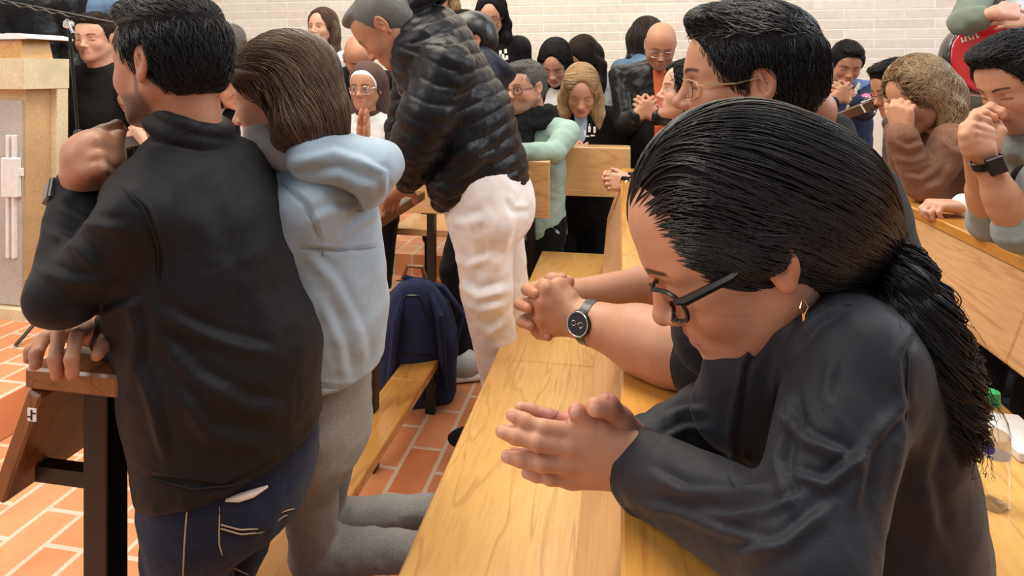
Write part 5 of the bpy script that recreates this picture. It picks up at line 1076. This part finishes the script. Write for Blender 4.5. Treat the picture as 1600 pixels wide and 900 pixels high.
    # red guitar player: arms and guitar at the upper right corner
    i = figure('person', 'guitarist in a grey-green jacket and white shirt, cut by top right corner', P(1580, -75, 3.1), D(-.2, -.3, -1), CU, face=D(-.2, 0, -1), s=1.05, skin='light', hair='hair_dark', style='short', top='green_jacket', nstr=420, h=.0068, open_front=open_shirt('white_sweater', .06, .07), sw=.19, top_r=1.2,
        arms=(dict(sh=P(1640, 0, 3.1), e=P(1660, 70, 2.9), w=P(1602, 34, 2.72), cuff=.06, hand=hnd(D(-.95, .1, 0), D(0, -.3, .9), D(0, .9, .2), curl=(.5, .6, .6, .7))), dict(sh=P(1528, -8, 3.05), e=P(1506, 36, 2.85), w=P(1553, 20, 2.72), cuff=.07, cr=.042, hand=hnd(D(1, .05, 0), D(0, -.4, .9), D(0, .8, .3), curl=(.4, .5, .6, .7)))),
        legs=((P(1560, 330, 3.1), P(1560, 480, 3.1)), (P(1620, 330, 3.1), P(1620, 480, 3.1))), legm='jeans_mid', trs='jeans')
    g = thing('acoustic_guitar', 'red acoustic guitar held by the grey-green jacket at top right', 'guitar', P(1560, 80, 2.85)); n = nz(-CF+CU*.1); d = nz(D(.85, .25, 0)); d = nz(d-np.dot(d, n)*n); sd = np.cross(n, d); R = np.array([d, sd, n]); c = P(1546, 88, 2.86)
    Gb = Field(); Gb.ell(c-d*.02, (.195, .175, .16), R, .02); Gb.ell(c+d*.22, (.15, .13, .16), R, .06); Gb.flat(c+n*.042, n, .004); Gb.flat(c-n*.042, -n, .004); cloth_part('body', Gb, .006, M['guitar_red'], g)
    Gr = Field(); Gr.ell(c-d*.02, (.202, .182, .16), R, .02); Gr.ell(c+d*.22, (.157, .137, .16), R, .06); Gr.flat(c+n*.036, n, .002); Gr.flat(c-n*.046, -n, .002); cloth_part('binding', Gr, .006, M['guitar_black'], g)
    MB().lathe(c+d*.12+n*.043, [(.05, 0), (.05, .001)], 24, ax=n).build('sound_hole', M['guitar_black'], g); MB().box(c+d*.42+n*.05, (.26, .026, .01), R=R, bev=.004).build('neck', M['rosewood'], g); MB().box(c-d*.08+n*.046, (.02, .07, .006), R=R, bev=.003).build('bridge', M['rosewood'], g)
    mb = MB(); x = -.13
    for k in range(5): mb.box(c+d*(x+k*.018)+sd*.11+n*.0445, (.003, .012, .0008), R=R).box(c+d*(x+k*.018+.006)+sd*(.11+(.008 if k % 2 else -.006))+n*.0445, (.005, .0025, .0008), R=R)
    mb.build('lettering', M['strap_yellow'], g)
people_back()
def people_right():
    # caramel curls, brown wool, head in hands
    H = P(1438, 150, 2.32); wn = P(1424, 208, 2.22)
    i = figure('person', 'woman with wavy caramel hair in a brown coat hiding her face in hands', H, D(-.9, -.45, -.1), D(-.4, .9, 0), s=1.08, skin='mid', hair='hair_caramel', style='curly', hairlen=.13, top='brown_wool', NBp=P(1482, 195, 2.36), PVp=P(1540, 400, 2.4), face=-CR, fem=True, h=.0052, nstr=2600, wave=1.3, top_r=1.12, sw=.16, hseed=6, fold=.008, post=lambda V, N: press(V, N, [([(1398, 225), (1420, 232), (1446, 224)], 5, .008), ([(1396, 245), (1425, 252), (1450, 244)], 5, .007), ([(1440, 300), (1470, 285), (1490, 255)], 6, .008), ([(1470, 215), (1490, 235), (1520, 240)], 6, .007), ([(1410, 275), (1440, 280), (1465, 262)], 5, .008)]),
        arms=(dict(sh=P(1490, 225, 2.2), e=P(1440, 288, 2.24), w=P(1410, 212, 2.22), cuff=.0, cr=.038, hand=hnd(D(-.05, 1, 0), D(.8, 0, .5), D(-.8, 0, .5), curl=(.9, 1., 1., 1.))), dict(sh=P(1470, 225, 2.5), e=P(1418, 270, 2.5), w=P(1402, 205, 2.42), cuff=.0, hand=hnd(D(0, 1, 0), D(.8, 0, -.5), D(-.8, 0, -.5), curl=(.6, .7, .7, .7)))), nbo=(0, 0))
    H = P(1402, 140, 2.75); i = figure('person', 'person with dark red glasses in a brown quilted jacket beside the caramel curls', H, D(-.95, -.3, -.05), D(-.25, .95, 0), s=1.02, skin='tan', hair='hair_black', style='short', top='brown_puffer', NBp=P(1445, 200, 2.75), PVp=P(1500, 380, 2.8), face=-CR, h=.0065, nstr=420, top_r=1.1, fem=True, nbo=(0, 0),
        arms=(dict(sh=P(1430, 225, 2.6), e=P(1402, 268, 2.6), w=P(1396, 190, 2.65), cuff=.01, hand=hnd(D(0, 1, 0), D(.8, 0, .3), D(-.8, 0, .3), curl=(.5, .6, .6, .6))), None)); glasses(i['t'], H, i['R'], 1.02, 'red_tee', rim=.0026, temple='red_tee')
    # man in grey hoodie, fists at mouth
    H = P(1596, 130, 1.66); s = 1.02
    def hf(S):
        w = P(1535, 235, 1.52); tips = []
        mc = pts((1508, 200, 1.52), (1507, 212, 1.51), (1509, 226, 1.51), (1513, 238, 1.51)); c1 = pts((1523, 181, 1.53), (1521, 196, 1.51), (1521, 208, 1.505), (1523, 220, 1.505)); c2 = pts((1542, 188, 1.54), (1545, 205, 1.52), (1544, 216, 1.515), (1541, 228, 1.515)); c3 = pts((1550, 203, 1.55), (1552, 218, 1.53), (1550, 228, 1.53), (1545, 238, 1.53))
        for m, a, b, e in zip(mc, c1, c2, c3): S.cap(w+(m-w)*.1, m, .024, .014, .014); finger_chain(S, [m, a, b, e], .0100, .006)
        S.ell(P(1530, 215, 1.53), (.030, .028, .035), None, .02)
        S.chain(pts((1550, 232, 1.55), (1562, 205, 1.56), (1558, 192, 1.575)), [.02, .014, .011], .008)
        return tips
    def extra(L):
        T = L['T']; T.ring(L['NB']+CU*.03, D(-.1, 1, -.1), .082, .030, .02); T.ring(L['NB']-CU*.0+CR*.02, D(-.2, 1, -.1), .10, .032, .03)
    i = figure('person', 'man in a grey hoodie at right edge pressing folded hands to his mouth', H, D(-.86, -.42, -.12), D(-.38, .9, 0), s=s, skin='mid', hair='hair_black', style='short', hthick=.013, top='grey_hoodie', NBp=P(1622, 218, 1.70), PVp=P(1700, 560, 1.75), face=-CR, h=.0042, hv=.7, beard=.22, nstr=3500, extra=extra, sw=.18, nbo=(0, 0), topname='hoodie',
        arms=(dict(sh=P(1640, 290, 1.50), e=P(1590, 362, 1.52), w=P(1535, 238, 1.52), hf=hf, cuff=.20, ar=1.05), dict(sh=P(1610, 280, 1.9), e=P(1545, 350, 1.75), w=P(1522, 235, 1.60), cuff=.20, ar=1.0, hand=hnd(D(.1, 1, 0), D(.6, 0, -.5), D(.6, 0, .6), curl=(.9, .9, .9, .9)))), fringe=.012)
    ax = nz(P(1535, 238, 1.52)-P(1590, 362, 1.52)); watch(i['t'], P(1543, 254, 1.52), ax, -CF*.95-CR*.2, rw=.034, rd=.031, fs=.020, band=.010)
    V = Field(); V.cap(P(1610, 280, 1.55), P(1600, 340, 1.56), .04, .05, .03); cloth_part('vest', V, .006, M['black_cloth'], i['t'])
    # pale sleeve and folded hand further along the ledge
    i = figure('person', 'person hidden behind the grey hoodie, pink fist and white cuff on ledge', P(1640, 150, 2.1), D(-1, -.2, 0), CU, face=-CR, s=1, skin='light', hair='hair_dark', style='short', top='white_sweater', nstr=420, h=.007, NBp=P(1660, 225, 2.1), PVp=P(1720, 450, 2.1), nbo=(0, 0),
        arms=(dict(sh=P(1640, 260, 2.0), e=P(1580, 335, 2.0), w=P(1505, 322, 2.02), cuff=.0, hand=hnd(D(-1, .05, 0), D(0, -1, 0), D(0, .2, 1), curl=(.8, .9, .9, .9))), None))
people_right()
def people_left():
    H = P(150, 60, 3.35); i = bg('man in a black sweater seated with closed eyes behind the microphone stand', H, D(.05, -.12, -1), s=1.08, skin='light', hair='hair_dark', style='short', hthick=.006, top='black_cloth', sw=.19, top_r=1.1, torso_len=.55, col_r=.006)
    H = P(125, -45, 3.9); i = bg('person standing in a black shirt and denim jacket, head above the frame', H, D(0, 0, -1), s=1.06, skin='tan', hair='hair_dark', style='short', top='denim_blue', sw=.20, top_r=1.12, torso_len=.6, open_front=open_shirt('black_cloth', .085, .10, .62, .012), legs=((P(110, 330, 3.9), P(110, 440, 3.9)), (P(150, 330, 3.9), P(150, 440, 3.9))), legm='black_cloth')
    H = P(205, -30, 4.4); bg('person in a navy top standing behind the bomber jacket head', H, D(0, 0, -1), s=1.05, skin='tan', hair='hair_dark', style='short', top='navy_cloth', torso_len=.6)
    H = P(38, -55, 3.75); bg('person in a dark leather jacket standing behind the lectern', H, D(.1, 0, -1), s=1.08, skin='tan', hair='hair_dark', style='short', top='leather', sw=.2, top_r=1.15, torso_len=.6)
    H = P(-30, -50, 3.6); bg('person in a black jacket at the top left corner', H, D(.1, 0, -1), s=1.08, skin='tan', hair='hair_dark', style='short', top='black_cloth', torso_len=.6)
    H = P(362, 128, 3.2); bg('woman with wavy brown hair, white coat and dark top behind denim woman', H, D(.75, -.45, -.5), D(.2, 1, -.2), s=1.08, skin='light', hair='hair_brown', style='curly', hairlen=.16, top='white_sweater', fem=True, nstr=500, wave=.7, open_front=open_shirt('black_cloth', .05, .07), torso_len=.5)
    H = P(360, 72, 4.3); bg('person with a mint green hood behind the wavy-haired woman', H, D(0, -.2, 1), s=1.05, skin='light', hair='hair_grey', style='short', hthick=.02, top='mint_cloth', torso_len=.5)
    H = P(215, 155, 3.4); i = bg('person in black and white looking at a phone, behind bomber jacket collar', H, D(-.1, -.6, -1), D(0, 1, -.4), s=1.0, skin='light', hair='hair_dark', style='long', top='black_cloth', fem=True, torso_len=.45, hands=P(212, 225, 3.15))
    ph = MB().box(P(203, 222, 3.08), (.035, .005, .07), R=frame(D(.7, .7, 0), CF)[[1, 0, 2]]*1.0, bev=.003).build('phone', M['black_plastic']); tag(ph, 'dark phone held up behind the neck of the bomber jacket man', 'phone')
    H = P(690, -22, 4.3); bg('blonde person at the top edge behind the puffer jacket collar', H, D(0, 0, -1), s=1.05, skin='light', hair='hair_blond', style='curly', hairlen=.16, top='black_cloth', fem=True, nstr=300, wave=.7, torso_len=.6)
people_left()
# ------------------------------------------------------------------ loose things
def lectern():
    fl = lambda p: p*A(1, 1, 0)
    a = fl(P(37, 115, 2.95)); b = fl(P(108, 115, 3.17)); back = nz(b-a); e0 = -nz(fl(CR)*.98-fl(CF)*.20); wd = np.linalg.norm(b-a)
    t = thing('lectern', 'pale limestone lectern with a carved panel on the raised platform', 'lectern', a+e0*.25+back*.2+A(0, 0, .16))
    def block(name, m, inset, z0, z1, par=t):
        p = [a+e0*inset+back*inset, b+e0*inset-back*inset*0, b+e0*.75, a+e0*.95+back*inset]; mb = MB(); k = 4
        mb.add([x+A(0, 0, z0) for x in p]+[x+A(0, 0, z1) for x in p], [tuple(range(k))[::-1], tuple(range(k, 2*k))]+[(i, (i+1) % k, (i+1) % k+k, i+k) for i in range(k)]); return mb.build(name, m, par)
    block('cap', M['lime'], 0, 1.275, 1.425); block('core', M['lime_tan'], .045, .20, 1.275); block('base', M['lime'], -.0, .16, .21)
    Rb = np.array([back, nz(np.cross(CU, back)), CU]); Rf = np.array([-e0, nz(np.cross(CU, -e0)), CU])
    MB().box(b+e0*.028-back*.03+A(0, 0, .7425), (.03, .026, .5325), R=Rb, bev=.003).build('corner_pillar', M['lime'], t)
    fo = fl(nz(np.cross(e0, CU))); fo = fo*np.sign(-(fo@CF)); f0 = a+e0*.045+back*.045
    MB().box(f0+e0*.34+A(0, 0, .72)+fo*.004, (.33, .006, .50), R=Rf).build('carved_panel', M['lime_grey'], t)
    mb = MB()
    for q in (.10, .135): mb.box(f0+e0*(q-.055)+A(0, 0, .75)+fo*.016, (.009, .012, .30), R=Rf, bev=.003)
    mb.build('vertical_bars', M['plaster'], t); MB().box(f0+e0*.058+A(0, 0, .845)+fo*.024, (.048, .014, .095), R=Rf, bev=.004).build('plaque', M['plaster'], t)
    MB().box(f0+e0*.058+A(0, 0, .87)+fo*.014, (.062, .006, .02), R=Rf, bev=.003).build('crossbar', M['plaster'], t)
    s0 = a+e0*.02+back*.02; bk = thing('book_stand', 'honey-coloured wooden stand on the stone lectern', 'book stand', s0+e0*.25+back*.1+A(0, 0, 1.425))
    mb = MB(); q = [a+e0*.04+back*.03, fl(P(88, 115, 3.10))+e0*.02, b+e0*.6, a+e0*.7+back*.03]; q2 = [x+(s0+e0*.3+back*.1-x)*.07 for x in q]; mb.add([x+A(0, 0, 1.4255) for x in q]+[x+A(0, 0, 1.515) for x in q2], [(3, 2, 1, 0), (4, 5, 6, 7)]+[(i, (i+1) % 4, (i+1) % 4+4, i+4) for i in range(4)]); mb.build('stand_body', M['oak_light'], bk)
    cc = a+e0*.16+back*.14+A(0, 0, 1.517); k = thing('open_book', 'open book with white pages lying on the wooden stand', 'book', cc)
    for q in (-1, 1):
        pr = [(0, 0), (0, .012), (.04, .03), (.10, .028), (.16, .012), (.16, 0)]; MB().prism([(q*x, y) for x, y in pr][::q], -e0, CU, back*.24, cc-back*.13).build('pages', M['paper'], k)
    MB().box(cc+A(0, 0, .0005), (.17, .125, .0015), R=Rf).build('cover', M['rosewood'], k)
lectern()
def mic_stand():
    b = P(128, 470, 2.95); b[2] = .16; t = thing('microphone_stand', 'black microphone stand with a long boom between lectern and black sweater', 'microphone stand', b); x, y, z = b
    zt = P(108, 38, 2.9); MB().tube([A(x, y, .2), P(122, 208, 2.93)], .011, 10).build('lower_tube', M['black_steel'], t, True); MB().tube([P(122, 208, 2.93), zt], .0075, 10).build('upper_tube', M['black_steel'], t, True)
    MB().lathe(P(122, 212, 2.93), [(.014, -.03), (.019, -.02), (.019, .02), (.012, .03)], 14).build('clutch', M['black_plastic'], t, True)
    for k in range(3): a = k*2.094+.4; MB().tube([A(x, y, .36), A(x+.16*math.cos(a), y+.16*math.sin(a), .28), A(x+.30*math.cos(a), y+.30*math.sin(a), .17)], .008, 8).build('tripod_leg', M['black_steel'], t, True)
    bm = MB().tube([P(-25, -4, 2.75), P(80, 16, 2.84), P(178, 36, 2.92)], .0065, 8).build('boom', M['black_steel'], t, True); MB().tube([P(-20, -2, 2.74)]+[P(i, 3+i*.2+2*math.sin(i*.25), 2.75+i*.001) for i in range(0, 176, 6)], .0032, 6).build('cable', M['black_plastic'], bm, True)
    MB().lathe(P(107, 38, 2.89), [(.012, -.02), (.02, -.012), (.02, .012), (.012, .02)], 12, ax=CF).tube([P(104, 30, 2.87), P(114, 52, 2.87)], .006, 8).build('boom_clamp', M['chrome'], t, True)
mic_stand()
def backpack():
    c = P(648, 505, 2.55); c[2] = .27; t = thing('backpack', 'navy backpack with a leather grab handle leaning on the pew post', 'backpack', (c[0], c[1], 0)); R = frame(D(.25, 0, -1)*A(1, 1, 0), CU)
    S = Field(); S.ell(c+A(0, 0, -.04), (.10, .17, .27), R, .03); S.box(c+A(0, 0, -.12), (.095, .165, .165), R, .06, .04); S.ell(c+A(0, 0, .06)+R[0]*.05, (.08, .13, .17), R, .04); cloth_part('bag', S, .006, M['navy_cloth'], t, fold=[dict(fr=9, amp=.004), dict(fr=22, amp=.002)])
    MB().tube([c+R[1]*.045+A(0, 0, .225), c+R[1]*.03+A(0, 0, .275), c-R[1]*.03+A(0, 0, .285), c-R[1]*.05+A(0, 0, .23)], .010, 8).build('grab_handle', M['brown_wood'], t, True)
    for q in (-1, 1): MB().tube([c+R[1]*q*.05+A(0, 0, .20)+R[0]*.07, c+R[1]*q*.085+A(0, 0, .12)+R[0]*.14, c+R[1]*q*.10+A(0, 0, -.05)+R[0]*.13, c+R[1]*q*.12+A(0, 0, -.22)+R[0]*.08], [.013, .018, .016, .008], 8).build('shoulder_strap', M['navy_cloth'], t, True)
    MB().tube([c-R[1]*.05+A(0, 0, .24), c+CR*.12+A(0, 0, .19), c+CR*.20+A(0, 0, .08), c+CR*.17+A(0, 0, -.05)], [.012, .014, .012, .008], 8).build('hanging_strap', M['navy_cloth'], t, True)
    seam(S, [(612, 540), (616, 490), (634, 462), (656, 462), (668, 500)], .004, 'zip', M['black_plastic'], t, z0=1.8, off=.002); seam(S, [(610, 560), (640, 552), (676, 556)], .004, 'zip', M['black_plastic'], t, z0=1.8, off=.002)
backpack()
def bottle():
    b = P(1549, 783, 1.285); b[2] = .4501; t = thing('water_bottle', 'clear plastic water bottle with a green cap on the right pew seat', 'bottle', b)
    prof = [(.024, 0), (.031, .006), (.032, .03), (.030, .038), (.032, .046), (.031, .085), (.029, .095), (.032, .105), (.032, .15), (.029, .175), (.016, .205), (.0125, .212), (.0125, .222)]
    inner = [(r-.0012, h+(.0012 if i == 0 else 0)) for i, (r, h) in enumerate(prof)][::-1]
    MB().lathe(b, prof+inner, 28).build('bottle_body', M['pet'], t, True); MB().lathe(b, [(.0305, .108), (.0327, .108), (.0327, .148), (.0305, .148)], 28).build('label_band', M['pet_label'], t, True)
    MB().lathe(b, [(.013, .216), (.0155, .217), (.0155, .233), (.0145, .236)], 24).build('cap', M['cap_green'], t, True); MB().lathe(b, [(.0133, .208), (.0165, .209), (.0165, .213)], 20).build('neck_ring', M['cap_green'], t, True)
    f = nz(A(-b[0], -b[1], 0)-CR*.5); MB().lathe(b+f*.0322+A(0, 0, .13), [(.013, 0), (.013, .001)], 18, ax=f).build('logo_disc', M['logo_blue'], t)
M['pet'] = NT('clear_plastic').set(Base_Color=(.97, .98, 1, 1), Roughness=.04, Transmission_Weight=1, IOR=1.25).m
M['pet_label'] = NT('label_film').set(Base_Color=(.88, .9, .96, 1), Roughness=.2, Transmission_Weight=.75, IOR=1.1).m
M['cap_green'] = plain('cap_green', (.02, .34, .10), .35); M['logo_blue'] = plain('logo_blue', (.10, .10, .48), .4)
bottle()
def odds():
    p = P(1592, 628, 1.5); tag(MB().box((p[0], p[1], .462), (.05, .09, .012), bev=.003).build('booklet', M['paper']), 'white booklet with a red spine on the right pew seat behind the bottle', 'booklet'); 
    c = P(899, 345, 3.72); S = Field(); S.box(A(c[0], c[1], .52), (.085, .045, .065), frame(-CF, CU)[[1, 0, 2]], .02, .01); S.ell(A(c[0], c[1], .585), (.08, .04, .02), None, .02); tag(cloth_part('leather_bag', S, .006, M['leather_brown'], None), 'brown leather bag standing on the seat of the pale oak pew', 'bag')
    c = P(912, 335, 3.72); S = Field(); S.ell(A(c[0]+.03, c[1]-.05, .63), (.05, .03, .025), None, .02); 
    c = P(925, 385, 3.66); S = Field(); S.ell(A(c[0], c[1]-.12, .235), (.10, .05, .035), None, .02); S.ell(A(c[0]+.07, c[1]-.12, .25), (.05, .04, .05), None, .03); S.ell(A(c[0]-.08, c[1]-.12, .23), (.05, .04, .03), None, .03)
    tag(cloth_part('crumpled_scarf', S, .006, M['white_sweater'], None, fold=[dict(fr=14, amp=.02)]), 'crumpled white scarf on the kneeler under the pale oak pew', 'scarf')
    c = P(1400, 182, 4.3); tag(MB().box((c[0], c[1], .14+.52), (.12, .10, .52), bev=.01).build('speaker_cabinet', M['plaster']), 'white upright cabinet beside the guitar player in navy', 'cabinet')
    # end tables / side bag at the far right of the pew seat
M['leather_brown'] = plain('leather_brown', (.16, .05, .03), .45)
odds()
